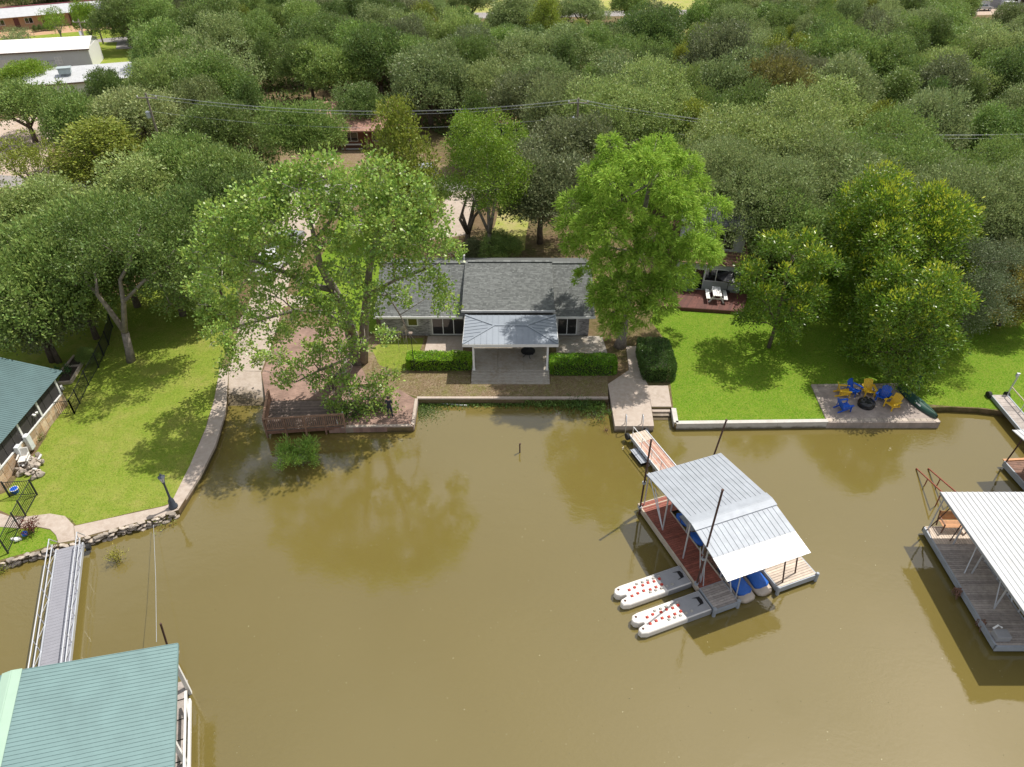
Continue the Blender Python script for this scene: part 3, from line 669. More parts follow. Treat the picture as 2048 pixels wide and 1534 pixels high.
for y_ in np.arange(29.6, 38.5, .9): MB().box(wx - .03, wx - .01, y_ + .02, y_ + .88, 1.55, 2.8).build('screen_panel', SCREEN, LH, off=LO)
q = MB(); q.box(wx + .05, wx + .16, 35.4, 35.52, 2.2, 2.3); q.lathe([(.06, 0), (.09, .12)], 8, (wx + .24, 35.4, 2.2)); q.lathe([(.06, 0), (.09, .12)], 8, (wx + .24, 35.65, 2.2)); q.build('floodlight', WHITE, LH, off=LO)
for k, y_ in enumerate((33.0, 34.0)):
    e = thing('meter_cabinet', ['tall white meter cabinet on the flagstone wall nearer the rubble pile', 'tall white meter cabinet on the flagstone wall nearer the garden gate'][k], 'cabinet', (wx + .2, y_, GZ))
    bevel(MB().box(-.13, .13, -.2, .2, .25, 1.35).build('box', mat('white_steel', (.68, .7, .72), .5), e), .02, 1); MB().tube((0, .1, 0), (0, .1, .25), .03).build('conduit', ALU, e)

# wooden shed, left
sp = P(78, 612); SH = thing('garden_shed', 'small white garden shed under the left oaks', 'shed', sp, 24)
q = MB(); q.box(-1.2, 1.2, -1.2, 1.2, 0, 2.0); q.add([(-1.2, -1.2, 2), (1.2, -1.2, 2), (0, -1.2, 2.7), (-1.2, 1.2, 2), (1.2, 1.2, 2), (0, 1.2, 2.7)], [(0, 1, 2), (3, 5, 4)]); q.build('wall', WHITE, SH)
for s in (-1, 1):
    q = MB(); q.obox((s * .68, 0, 2.33), (.75, 0, -.39 * s), (0, 1.35, 0), (.03 * s, 0, .03)); q.build('roof', mat('shed_roof', (.10, .12, .13), .8), SH)
MB().box(-.4, .4, -1.24, -1.2, 0, 1.85).build('door', SIDING, SH); MB().box(1.2, 1.225, -.4, .4, .9, 1.6).build('window', GLASS, SH)

# warehouses and motel, far left --------------------------------------------
def warehouse(label, p0, p1, depth, h0, h1, roofm, wallm, ribw, extras):
    u = (p1 - p0).normalized(); L = (p1 - p0).length; an = math.degrees(math.atan2(u.y, u.x))
    t = thing('metal_warehouse', label, 'warehouse', p0, an)
    q = MB(); q.box(0, L, 0, depth, 0, h0); q.add([(0, 0, h0), (0, depth, h0), (0, depth / 2, h1), (L, 0, h0), (L, depth, h0), (L, depth / 2, h1)], [(0, 2, 1), (3, 4, 5)]); q.build('wall', wallm, t)
    for k in range(int(L / .6)): MB().box(k * .6, k * .6 + .05, -.02, 0.001, 0, h0 - .02).build('wall_rib', wallm, t)
    roof_face(t, [(-.3, -.35, h0 + .02), (L + .3, -.35, h0 + .02), (L + .3, depth / 2, h1 + .06), (-.3, depth / 2, h1 + .06)], (1, 0, 0), ribw, roofm, .03, .05, off=None)
    roof_face(t, [(-.3, depth + .35, h0 + .02), (L + .3, depth + .35, h0 + .02), (L + .3, depth / 2, h1 + .06), (-.3, depth / 2, h1 + .06)], (1, 0, 0), ribw * 2, roofm, .03, .05, off=None)
    MB().box(-.32, L + .32, -.4, -.34, h0 - .16, h0 + .03).build('gutter', mat('brown_gutter', (.16, .11, .09), .6), t)
    extras(t, L, depth, h0, h1)
    return t
def exB(t, L, d, h0, h1):
    q = MB(); q.box(4.6, 6.2, 2.2, 3.4, h0 + .7, h0 + 1.35); q.obox((5.4, 2.8, h0 + 1.45), (.95, 0, 0), (0, .7, 0), (0, 0, .06)); q.build('roof_vent', mat('vent_grey', (.36, .42, .42), .5), t)
    q = MB(); q.box(14.0, 15.4, 1.4, 2.4, h0 + .5, h0 + 1.1); q.build('roof_vent', MATS['vent_grey'], t)
p0 = P(66, 223); p1 = P(330, 198)
warehouse('grey metal warehouse with white ribbed roof and vents, nearer of two at upper left', p0, p1, 10, 3.5, 4.1, ROOFW, STEELW, .5, exB)
def exA(t, L, d, h0, h1):
    MB().box(L - 15.2, L - 11.6, -.05, .0, 0, 2.5).build('roller_door', mat('door_cream', (.62, .60, .55), .6), t)
    window(t, (L - 9.6, -.01, 0), (L - 8.6, -.01, 0), 1.3, 2.3, (0, -1, 0), 2, GLASS, mid=1.8); window(t, (L - 5.5, -.01, 0), (L - 4.4, -.01, 0), 1.3, 2.5, (0, -1, 0), 2, mat('white_blind', (.6, .6, .6)), mid=1.9)
    MB().box(L + .0, L + .05, .1, d - .1, 0, h0).build('end_wall', WHITE, t)
p0 = P(-120, 160); p1 = P(189, 141)
wa = warehouse('cream-roofed warehouse with roller door beside the road at upper left', p0, p1, 9, 3.5, 4.6, CREAMR, STEELW, .9, exA)
for k in range(3):
    q = thing('condenser_unit', ['grey air-conditioning condenser under the warehouse window, left of three', 'grey air-conditioning condenser, middle of three behind the warehouse', 'grey air-conditioning condenser, right of three behind the warehouse'][k], 'air conditioner', P(117 + 12 * k, 144.5 - k))
    bevel(MB().box(-.4, .4, -.4, .4, 0, .9).build('casing', mat('ac_grey', (.42, .43, .43), .5), q), .03, 1); MB().lathe([(.3, .9), (.3, .94), (.1, .95)], 14).build('fan_grille', DARKM, q)
fw = thing('security_fence', 'tall wire fence posts around the condenser units', 'fence', P(104, 147))
o_ = P(104, 147); prev = None
for x, y in ((104, 147), (122, 145), (136, 143.5), (158, 142)):
    p = P(x, y); MB().tube(p, p + V((0, 0, 2.0)), .04).build('post', DARKM, fw, off=o_)
    if prev: [MB().tube(prev + V((0, 0, z)), p + V((0, 0, z)), .015, 4).build('rail', DARKM, fw, off=o_) for z in (.2, 1.1, 1.95)]
    prev = p
m0 = P(-100, 71); m1 = P(300, 34); u = (m1 - m0).normalized(); L = (m1 - m0).length
MO = thing('motel', 'long tan brick motel row with white roof beyond the road', 'building', m0, math.degrees(math.atan2(u.y, u.x)))
MB().box(0, L, 0, 9, 0, 2.6).build('wall', TANW, MO)
roof_face(MO, [(-.5, -1.6, 2.5), (L + .5, -1.6, 2.5), (L + .5, 4.5, 3.5), (-.5, 4.5, 3.5)], (1, 0, 0), 1.2, ROOFW, .02, .04)
roof_face(MO, [(-.5, 10, 2.5), (L + .5, 10, 2.5), (L + .5, 4.5, 3.5), (-.5, 4.5, 3.5)], (1, 0, 0), 2.4, ROOFW, .02, .04)
MB().box(-.5, L + .5, 4.3, 4.7, 3.5, 3.62).build('ridge_cap', mat('maroon', (.25, .05, .07), .6), MO)
for k in range(int(L / 5.2)):
    x = 1.5 + k * 5.2; MB().box(x, x + .95, -.05, 0, 0, 2.05).build('door', mat('dark_red_door', (.12, .03, .03), .5), MO); window(MO, (x + 2, 0, 0), (x + 3.5, 0, 0), .9, 2.0, (0, -1, 0), 2, GLASS)

# brown-roofed cottage across the road --------------------------------------
cb = P(640, 296); CH = thing('cottage', 'brown-roofed cottage with timber porch among the oaks across the road', 'house', cb, 2)
MB().box(0, 10, 0, 8, 0, 2.5).build('wall', mat('brown_brick', (.2, .09, .06), .9), CH)
for sgn in (0, 1):
    e = V((0, -1.4 if sgn == 0 else 8.6, 2.45)); r_ = V((0, 4, 4.6)); q = MB(); q.obox((5, (e.y + r_.y) / 2, (e.z + r_.z) / 2), (5.5, 0, 0), (r_ - e) / 2, (0, 0, .06)); o = q.build('roof', SHINGR, CH)
    if not sgn: shingles(o, (-.5, -1.4, 2.53), (1, 0, 0), 11, r_ - e, (r_ - e).length, SHINGR, (0, 0, 0), row=.25, tab=.6, seed=9)
for x in (.6, 3.4, 6.4, 9.4): MB().box(x - .09, x + .09, -1.2, -1.02, 0, 2.4).build('post', WOODB, CH)
window(CH, (3.2, 0, 0), (5.0, 0, 0), .8, 2.0, (0, -1, 0), 2); window(CH, (6.8, 0, 0), (8.2, 0, 0), .8, 2.0, (0, -1, 0), 2); MB().box(1.6, 2.5, -.04, 0, 0, 2.05).build('door', WOODB, CH)
q = MB(); q.box(3.0, 5.6, -1.15, -1.05, .7, .85); q.box(3.0, 5.6, -1.15, -1.05, .15, .25); q.build('rail', SIDING, CH)

# workshop, far right
w0 = P(1935, 16); w1 = P(2075, 15); u = (w1 - w0).normalized(); L = (w1 - w0).length
WS = thing('workshop', 'long white metal workshop with three dark bay doors at upper right', 'building', w0, math.degrees(math.atan2(u.y, u.x)))
MB().box(0, L, 0, 8, 0, 2.9).build('wall', STEELW, WS)
roof_face(WS, [(-.4, -.6, 2.9), (L + .4, -.6, 2.9), (L + .4, 8, 3.9), (-.4, 8, 3.9)], (1, 0, 0), 1.0, ROOFW, .03, .05)
for k in range(3): MB().box(10.6 + k * 1.75, 11.6 + k * 1.75, -.05, .0, 0, 2.4).build('bay_door', GLASS, WS)
MB().box(5.2, 7.6, -.05, 0, .2, 2.0).build('roller_door', PLASG, WS)

# ------------------------------------------------------------------ docks
def planks_local(t, x0, x1, y0, y1, z, w, m, along='x', th=.045, gap=.018, name='plank', mfn=None):
    """planks whose long side runs along x (or y), each an own part, alike ones sharing one mesh"""
    span = (y1 - y0) if along == 'x' else (x1 - x0)
    n = max(1, round(span / w)); w = span / n; proto = None
    for k in range(n):
        if proto is None:
            q = MB()
            if along == 'x': q.box(0, x1 - x0, gap / 2, w - gap / 2, -th, 0)
            else: q.box(gap / 2, w - gap / 2, 0, y1 - y0, -th, 0)
            proto = q.build(name, m, t); o = proto
        else:
            o = proto.copy(); COL.objects.link(o); o.parent = t
        o.location = (x0, y0 + k * w, z + .002 * ((k * 7) % 3)) if along == 'x' else (x0 + k * w, y0, z + .002 * ((k * 7) % 3))
        o['plank_index'] = k
        del o['plank_index']
def edge_frame(t, x0, x1, y0, y1, z0, z1, m, name='edge_beam', w=.06):
    for a in ((x0 - w, x1 + w, y0 - w, y0 - .003), (x0 - w, x1 + w, y1 + .003, y1 + w), (x0 - w, x0 - .003, y0, y1), (x1 + .003, x1 + w, y0, y1)):
        MB().box(*a, z0, z1).build(name, m, t)
def floats(t, x0, x1, y0, y1, along='y', z1=.28, w=.55):
    L = (y1 - y0) if along == 'y' else (x1 - x0); n = max(1, int(L / 1.3))
    for k in range(n):
        q = MB()
        if along == 'y':
            ya_ = y0 + L * k / n + .05; q.box(x0, x1, ya_, y0 + L * (k + 1) / n - .05, -.35, z1)
        else:
            xa_ = x0 + L * k / n + .05; q.box(xa_, x0 + L * (k + 1) / n - .05, y0, y1, -.35, z1)
        q.build('float', BLACKP, t)

# centre boat dock: local x to the right along the back, y away from the lake
DO = V((7.55, 29.07, 0)); DR = 21.0
D = thing('boat_dock', 'covered boat dock with ribbed grey metal roof and red plank deck', 'dock', DO, DR)
def dl(px, py, z):
    p = P(px, py, z) - DO; a = math.radians(-DR); return V((p.x * math.cos(a) - p.y * math.sin(a), p.x * math.sin(a) + p.y * math.cos(a), z))
DZ = .5
planks_local(D, .04, 1.42, -6.1, -.9, DZ, .14, WOODR, 'x')
planks_local(D, .04, 6.3, -.9, .28, DZ, .148, WOODR, 'x')
planks_local(D, .1, 1.45, -7.5, -6.13, DZ - .02, .14, WOODW, 'x')
planks_local(D, 3.95, 6.35, -7.55, -.92, DZ, .15, WOODL, 'x')
planks_local(D, 1.46, 3.9, -5.3, -4.4, DZ - .12, .15, WOODB, 'x')
edge_frame(D, .04, 6.35, -.0, .28, .2, DZ + .01, mat('pale_beam', (.5, .42, .33), .8))
q = MB(); q.box(-.05, .037, -6.1, -.003, .18, DZ + .03); q.build('edge_beam', MATS['pale_beam'], D)
q = MB(); q.box(1.423, 1.5, -6.1, -.95, .2, DZ + .02); q.build('edge_beam', MATS['pale_beam'], D)
edge_frame(D, .1, 1.45, -7.5, -6.14, .12, DZ - .03, GALV)
edge_frame(D, 3.95, 6.35, -7.55, -.93, .12, DZ - .01, GALV)
for x, y in ((.06, -7.53), (1.5, -7.53), (3.92, -7.6), (6.4, -7.6), (6.4, -.4)): MB().lathe([(.1, -.3), (.1, .58), (.07, .62)], 10, (x, y, 0)).build('corner_post', GALV, D)
floats(D, .1, 1.3, -7.4, -.1); floats(D, 4.1, 6.2, -7.4, -.1); floats(D, 1.5, 4.0, -.7, .2, 'x')
E1 = 3.2; RD = 3.78
ra0, ra1 = V((.0, -4.5, RD)), V((4.95, -4.5, RD))
def mfun(i, n): return GALV
back = roof_face(D, [(0, 0, E1), (4.95, 0, E1), (4.95, -4.45, RD), (0, -4.45, RD)], (1, 0, 0), .3, GALV, .022, .03)
mid_y = -6.55; mid_z = RD + (E1 - RD) * (2.05 / 3.35)
roof_face(D, [(0, -4.5, RD), (4.95, -4.5, RD), (4.95, mid_y, mid_z), (0, mid_y, mid_z)], (1, 0, 0), .3, GALV, .022, .03)
roof_face(D, [(0, mid_y + .05, mid_z - .012), (4.95, mid_y + .05, mid_z - .012), (4.95, -7.85, E1 - .03), (0, -7.85, E1 - .03)], (1, 0, 0), .3, GALV_GLARE, .022, .03)  # lower part of the slope, with the glare put into its colour
q = MB(); q.obox((2.475, -4.28, RD + .012), (2.5, 0, 0), (0, .26, -.034), (0, 0, .012)); q.obox((2.475, -4.72, RD + .008), (2.5, 0, 0), (0, .23, .04), (0, 0, .012)); q.build('ridge_cap', GALV, D)
for y, z in ((-.05, E1 - .1), (-2.2, 3.42), (-4.4, RD - .1), (-6.2, 3.42), (-7.7, E1 - .12)):
    MB().box(.03, 4.92, y - .04, y + .04, z - .08, z).build('purlin', GALV, D)
for x in (.35, 1.46, 4.05, 4.9):
    q = MB(); q.beam((x, -.05, E1 - .14), (x, -4.45, RD - .14), .06, .1); q.beam((x, -4.45, RD - .14), (x, -7.75, E1 - .16), .06, .1); q.build('rafter', GALV, D)
for x, ys in ((.3, (.15, -1.95, -4.1, -5.8)), (1.46, (-.9, -2.6, -4.2, -5.9)), (4.0, (-.9, -2.6, -4.4, -6.3))):
    for y in ys:
        zt = E1 + (RD - E1) * (-y / 4.5) if y > -4.5 else RD + (E1 - RD) * ((-y - 4.5) / 3.35)
        MB().tube((x, y, DZ), (x, y, zt - .14), .045, 8).build('post', ALU, D)
for y0_, y1_ in ((.15, -1.95), (-1.95, -.6), (-5.8, -5.2)):
    MB().tube((.3, y0_, 3.0 if y0_ > -1 else DZ), (.3, y1_, DZ if y0_ > -1 else 2.6), .03, 6).build('brace', ALU, D)
MB().tube((.3, -5.8, 1.9), (.32, -6.05, DZ), .03, 6).build('brace', ALU, D); MB().tube((1.46, -5.9, 2.7), (1.46, -6.9, DZ), .035, 6).build('brace', ALU, D); MB().tube((1.46, -7.3, DZ), (1.3, -7.3, 3.0), .03, 6).build('brace', ALU, D)
for x, y in ((4.35, -7.35), (5.35, -7.1)):
    MB().tube((x, y, DZ), (x - .35, y + .15, 3.2), .04, 8).build('post', RUST, D)
a_ = math.radians(DR)
def dworld(x, y): return V((DO.x + x * math.cos(a_) - y * math.sin(a_), DO.y + x * math.sin(a_) + y * math.cos(a_), 0))
lab = ['rusty mooring pole at the back left corner of the grey-roofed boat dock', 'rusty mooring pole at the front left of the grey-roofed boat dock', 'rusty mooring pole behind the back right corner of the grey-roofed boat dock']
for i, ((lx, ly), (tx, ty)) in enumerate((((-.1, -.05), (1303, 880)), ((.0, -5.85), (1447, 980)), ((4.6, .6), (1458, 840)))):
    p = dworld(lx, ly); top = at(tx, ty, p.y); top = V((p.x + (top.x - p.x) * .8, p.y, top.z))
    t = thing('mooring_pole', lab[i], 'pole', p)
    MB().path([V((0, 0, -1)), (top - p)], .055, 8).build('shaft', RUST, t); MB().lathe([(.07, -.03), (.07, .03)], 8, top - p).build('cap', RUST, t)
    for z in (.6, 2.6) if i < 2 else (.6,):
        MB().lathe([(.11, -.07), (.11, .07)], 10, (top - p) * (z / top.z)).build('collar', GALV, t)
for k, (y, lx) in enumerate(((-2.35, 1.75), (-4.35, 1.95))):
    p = dworld(lx, y); t = thing('dock_bench', ['grey metal bench seat halfway along the red dock walkway', 'grey work table at the middle of the red dock walkway'][k], 'bench', p + V((0, 0, DZ)), DR)
    MB().box(-.3, .3, -.6, .6, .45, .5).build('top', GALV, t)
    for sx in (-.25, .25):
        for sy in (-.5, .5): MB().tube((sx, sy, 0), (sx, sy, .45), .02).build('leg', RUST, t)
for k, y in enumerate((-1.7, -3.2)):
    p = dworld(1.85, y); t = thing('life_jacket', ['blue life jacket draped near the back of the dock well', 'blue folded tarp draped in the middle of the dock well'][k], 'cover', p + V((0, 0, .38)), DR + 12)
    q = MB(); rng_ = random.Random(k)
    q.loft([[V((math.cos(a * math.pi / 4) * r_ * .35 + rng_.uniform(-.03, .03), math.sin(a * math.pi / 4) * r_ * .55, z + rng_.uniform(-.03, .03))) for a in range(8)] for r_, z in ((1, 0), (1.05, .12), (.7, .22), (.3, .26))]); q.build('cloth', BLUC, t, True)

# ramp with wheels from the pier to the dock
g0 = P(1275, 865, .55); g1 = P(1345, 950, .55); u = (g1 - g0).normalized(); gl = (g1 - g0).length + .6; ga = math.degrees(math.atan2(u.y, u.x))
GW = thing('gangway', 'narrow gangway with peeling red planks leading from the pier to the dock', 'gangway', (g0.x, g0.y, 0), ga)
planks_local(GW, 0, .95, -.58, .58, .58, .19, WOODL, 'x'); planks_local(GW, .97, gl, -.58, .58, .58, .16, WOODP, 'x')
for s in (-1, 1):
    MB().box(0, gl, s * .62 - .03, s * .62 + .03, .36, .62).build('side_rail', ALU, GW)
    w_ = MB(); w_.path([(-.02, s * .72 - .09, .42), (-.02, s * .72 + .09, .42)], .24, 16); w_.build('wheel', TYRE, GW)
for x in (.35, 1.5, 2.7, 3.8): MB().tube((x, -.6, .6), (x, -.6, 1.5), .022).build('rail_post', WHITE, GW)
MB().tube((.35, -.6, 1.5), (gl, -.6, 1.5), .028).build('handrail', WHITE, GW); MB().tube((.35, -.6, 1.05), (gl, -.6, 1.05), .018).build('handrail', WHITE, GW)
for k in range(12): MB().beam((.4 + k * .3, -.66, .37), (.4 + k * .3 + (.15 if k % 2 else -.15), -.66, .05), .02).build('truss_web', ALU, GW)
MB().box(1.1, 2.4, -1.05, -.68, -.15, .25).build('float', BLACKP, GW); q = MB(); q.box(1.05, 2.45, -1.1, -.66, .25, .28); q.build('float_lid', GALV, GW)
for k, x in enumerate((1250, 1283)):
    p = P(x, 852, GZ); t = thing('grab_rail', ['left chrome grab rail at the end of the pier', 'right chrome grab rail at the end of the pier'][k], 'rail', p)
    MB().path([(0, .15, 0), (0, .1, .95), (0, -.15, 1.0), (0, -.32, .5), (0, -.34, -.7)], .03, 8).build('tube', ALU, t, True)

# jet-ski drive-on floats
def pwc(label, c0, rz):
    t = thing('jetski_float', label, 'float', c0, rz)
    Lx, Wy = 4.12, 1.25
    def outline(inset):
        i = inset
        return [(Lx - i, i), (Lx - i, Wy - i), (.45, Wy - i), (.16 + i, Wy - .06 - i), (i, Wy - .28), (.02 + i, Wy - .45), (.2, Wy - .58 + i), (.48 + i, .62), (.5 + i, .5), (.12 + i, .44 - i * .5), (i + .02, .3), (.08 + i, .1 + i), (.4, i)]
    def seg(name, m, x0, x1, z0, z1):
        q = MB(); rings = []
        for z, i in ((z0, .05), (z0 + .1, 0), (z1 - .07, 0), (z1 - .02, .03), (z1, .07)):
            rings.append([V((min(max(p[0], x0), x1), p[1], z)) for p in outline(i)])
        n = len(rings[0]); o = len(q.v)
        for r in rings: q.v += [tuple(p) for p in r]
        for a in range(len(rings) - 1):
            for j in range(n): q.f.append((a * n + j, a * n + (j + 1) % n, (a + 1) * n + (j + 1) % n, (a + 1) * n + j))
        top = len(rings) - 1
        for tr in tessellate_polygon([[V((p.x, p.y, 0)) for p in rings[-1]]]):
            a, b_, c_ = [rings[-1][i] for i in tr]
            q.f.append(tuple(top * n + i for i in (tr if (b_ - a).cross(c_ - a).z > 0 else tr[::-1])))
        return fixnormals(q.build(name, m, t))
    seg('hull', PLAST, 0, 4.12, -.12, .34)
    q = MB(); q.add([(2.66, .06, .345), (4.06, .06, .345), (4.06, Wy - .06, .345), (2.3, Wy - .06, .345), (2.6, .8, .345), (2.62, .4, .345)], [(0, 1, 2, 3, 4, 5)]); q.build('grey_deck', PLASG, t)
    MB().box(2.7, 4.124, -.006, .0, -.05, .3).build('grey_side', PLASG, t); MB().box(2.5, 4.124, Wy, Wy + .006, -.05, .3).build('grey_side', PLASG, t); MB().box(4.12, 4.13, .05, Wy - .05, -.05, .3).build('grey_side', PLASG, t)
    q = MB(); q.prism([(3.5, .42), (3.72, .5), (3.72, .86), (3.5, .94), (3.9, .9), (3.95, .68), (3.9, .46)], .345, .362); q.build('bow_stop', BLACKP, t)
    def roller(x, y, m):
        q = MB(); q.path([(x - .055, y, .37), (x + .055, y, .37)], .055, 8); q.box(x - .07, x + .07, y - .075, y + .075, .335, .36); q.build('roller', m, t)
    for k in range(6): roller(.8 + k * .34 + .12 * (k > 1), .80 + .04 * (k % 2), REDP); roller(.75 + k * .36, .42 + .03 * (k % 3), REDP)
    for k in range(5): roller(1.35 + k * .33, .99, GRYR); roller(1.75 + k * .33, .28, GRYR)
    for y in (.3, Wy - .22): MB().lathe([(.07, .33), (.07, .35)], 8, (.28, y, 0)).build('cleat', RUST, t)
pwc('cream drive-on jet-ski float with red rollers, nearer the shore', P(1245, 1222, .1) + V((0, 0, -.0)), 21.5)
pwc('cream drive-on jet-ski float with red rollers, nearer the camera', P(1281, 1279, .1), 21.5)

def jetski(label, p, rz):
    t = thing('jet_ski', label, 'jet ski', p, rz)
    rings = []
    for y, w_, zt, zb in ((-1.3, .3, .34, .05), (-1.15, .48, .4, -.05), (-.5, .56, .46, -.12), (.4, .55, .5, -.12), (1.1, .38, .52, -.05), (1.5, .08, .5, .2)):
        rings.append([V((math.cos(a) * w_, y, (zt + zb) / 2 + math.sin(a) * (zt - zb) / 2)) for a in [k * math.pi / 6 for k in range(12)]])
    MB().loft(rings).build('hull', mat('tan_gelcoat', (.50, .42, .34), .4), t, True)
    rings = []
    for y, w_, h in ((-1.0, .25, .44), (-.85, .46, .56), (-.1, .42, .78), (.25, .42, .95), (.55, .46, .82), (1.0, .36, .66), (1.35, .12, .56)):
        rings.append([V((math.cos(a) * w_, y, .36 + max(0, math.sin(a)) * (h - .36) + .03 * math.cos(a * 3))) for a in [k * math.pi / 7 for k in range(14)]])
    MB().loft(rings).build('cover', BLUC, t, True)
    MB().tube((-.42, .3, .95), (.42, .3, .95), .03).build('handlebar', BLACKP, t)
jetski('blue-covered jet ski in the dock slip, beside the grey finger', dworld(2.15, -6.25), DR + 3)
jetski('blue-covered jet ski in the dock slip, beside the pale swim platform', dworld(3.25, -6.2), DR + 3)

# right boat dock -----------------------------------------------------------
RO = V((23.5, 27.54, 0)); RDk = thing('boat_dock', 'weathered grey boat dock with white ribbed roof at the right edge', 'dock', RO)
planks_local(RDk, 0, 7, -1.2, 0, .5, .15, WOODL, 'y'); planks_local(RDk, .0, 2.1, -7.5, -1.22, .5, .14, WOODW, 'x')
MB().prism([(2.1, -1.2), (4.4, -1.2), (4.4, -1.45), (2.6, -1.5), (2.1, -2.0)], .44, .49).build('well_corner', WOODW, RDk)
planks_local(RDk, 4.5, 7, -7.5, -1.22, .5, .14, WOODW, 'x')
for a in ((-.09, -.004, -7.55, .06), (2.104, 2.17, -7.5, -2.0)): MB().box(*a, .2, .53).build('edge_beam', GALV, RDk)
MB().box(-.09, 2.17, -7.62, -7.51, .2, .53).build('edge_beam', GALV, RDk); MB().box(-.09, 7, .004, .07, .2, .53).build('edge_beam', MATS['pale_beam'], RDk)
floats(RDk, .1, 1.6, -7.3, -.1); floats(RDk, 4.7, 6.5, -7.3, -.1)
roof_face(RDk, [(-.1, .1, 3.25), (8.6, .1, 3.25), (8.6, -8.1, 3.5), (-.1, -8.1, 3.5)], (1, 0, 0), .6, ROOFW, .025, .05, sub=2)
MB().box(-.1, 8.6, -8.14, -8.08, 3.36, 3.5).build('eave_trim', GALV, RDk)
MB().beam((-.08, -8.05, 3.42), (-.08, .1, 3.17), .05, .09).build('rake_trim', GALV, RDk)
for x, ys in ((.12, (-.1,)), (1.0, (-1.2, -3.2, -5.4)), (2.12, (-2.4, -3.6, -4.6, -5.6, -6.8))):
    for y in ys: MB().tube((x, y, .5), (x, y, 3.2), .045, 8).build('post', ALU, RDk)
for p, q_ in (((.12, -.1, .5), (1.1, -.1, 3.2)), ((.9, -1.0, .5), (1.9, -.3, 3.2)), ((1.0, -5.4, .5), (2.1, -3.0, 3.1)), ((.6, -3.2, .5), (1.8, -1.6, 3.1)), ((2.12, -5, .5), (2.6, -2.6, 3.1))):
    MB().tube(p, q_, .03, 6).build('brace', RUST if p[1] > -1.1 else ALU, RDk)
MB().beam((2.2, -4, 1.6), (3.6, -4.1, 1.6), .06).build('lift_beam', RUSTR, RDk); MB().beam((2.2, -6.4, 1.2), (4.2, -6.5, 1.2), .06).build('lift_beam', RUSTR, RDk)
MB().path([(2.5, -6.5, .2), (2.5, -5.9, 1.6)], .13, 12).build('lift_tank', ALU, RDk)
for x, y in ((-.15, -4.3), (.1, -6.2)):
    c = V(RO) + V((x, y, .4)); t = thing('rope_coil', ['brown rope bundle hanging on the side of the weathered dock' , 'frayed rope end hanging low on the front of the weathered dock'][x > 0], 'rope', c)
    q = MB(); r_ = random.Random(3)
    for k in range(14): q.path([(r_.uniform(-.1, .1), r_.uniform(-.15, .15), .15), (r_.uniform(-.25, .0), r_.uniform(-.25, .25), r_.uniform(-.1, .1)), (r_.uniform(-.25, -.05), r_.uniform(-.3, .3), -.3)], .02, 5)
    q.build('strands', WOODB, t)
s0 = P(1902, 1058, .5); SB = thing('swing_bench', 'orange slatted wooden bench on the weathered right dock', 'bench', s0, 0)
for k in range(6): MB().box(-.72, .72, -.28 + k * .095, -.2 + k * .095, .42, .445).build('seat_slat', WOODO, SB)
for k in range(6): MB().obox((0, .32 + k * .03, .5 + k * .085), (.72, 0, 0), (0, .012, .036), (0, .01, -.004)).build('back_slat', WOODO, SB)
for s in (-.7, .7):
    q = MB(); q.beam((s, -.28, 0), (s, -.28, .65), .06); q.beam((s, .3, 0), (s, .5, 1.0), .06); q.beam((s, -.3, .65), (s, .42, .65), .07, .04); q.build('arm_frame', WOODB, SB)
f0 = P(2000, 1275, .5); FS = thing('fish_station', 'grey cleaning tub with white tools on the front corner of the right dock', 'tub', f0)
bevel(MB().box(-.35, .35, -.25, .25, 0, .35).build('tub', PLASG, FS), .04, 2); MB().path([(-.3, .3, .3), (-.1, .35, .5), (.1, .3, .38)], .05, 8).build('hose', WHITE, FS)
b0 = P(1905, 1020, .1); SK = thing('skiff', 'pale pointed skiff bow floating behind the right dock', 'boat', b0, -38)
q = MB(); q.loft([[V((x, -w_, .25)), V((x, -w_ * .6, -.15)), V((x, w_ * .6, -.15)), V((x, w_, .25)), V((x, w_ * .85, .27)), V((x, -w_ * .85, .27))] for x, w_ in ((0, .03), (.6, .28), (1.4, .5), (2.6, .62), (3.4, .62))]); q.build('hull', WOODL, SK)
for k, (a, c) in enumerate((((1833, 937), (1885, 985)), ((1857, 937), (1912, 984)))):
    p = P(*a, .05); e = P(*c, 1.15); t = thing('pipe_rail', ['red rusty pipe handrail rising from the water, left of the pair', 'red rusty pipe handrail rising from the water, right of the pair'][k], 'handrail', p)
    MB().path([(0, 0, -.3), (0, 0, .0), e - p], .045, 8).build('rail', RUSTR, t); m_ = (e - p) * .45; MB().tube(m_, (m_.x, m_.y, -.3), .035).build('strut', RUSTR, t); MB().tube((e - p) * .98, ((e - p).x, (e - p).y, -.4), .035).build('strut', RUSTR, t)
# far right dock and gangway
FO = V((31.04, 33.12, 0)); FD = thing('boat_dock', 'white-roofed boat dock cut off at the right edge, behind the nearer dock', 'dock', FO, 4)
planks_local(FD, 0, 5, -5.5, 0, .5, .15, WOODB, 'x'); MB().box(-.08, 5, -.12, .05, .5, .56).build('edge_beam', WOODO, FD); MB().box(-.09, -.01, -5.5, -.12, .15, .54).build('edge_beam', GALV, FD)
roof_face(FD, [(-.9, -.3, 3.3), (5, -.3, 3.3), (5, -6, 3.8), (-.9, -6, 3.8)], (1, 0, 0), .6, ROOFW, .025, .05, sub=2)
for x, y in ((.1, -.1), (.1, -2.6), (1.6, -.1)): MB().tube((x, y, .5), (x, y - .3, 3.25), .045, 8).build('post', RUST, FD)
floats(FD, .1, 1.5, -5, -.1)
a = P(1998, 790, .7); c = P(2075, 880, .7); u = (c - a).normalized()
G2 = thing('gangway', 'grey plank gangway running onto the lawn at the right edge', 'gangway', (a.x, a.y, 0), math.degrees(math.atan2(u.y, u.x)))
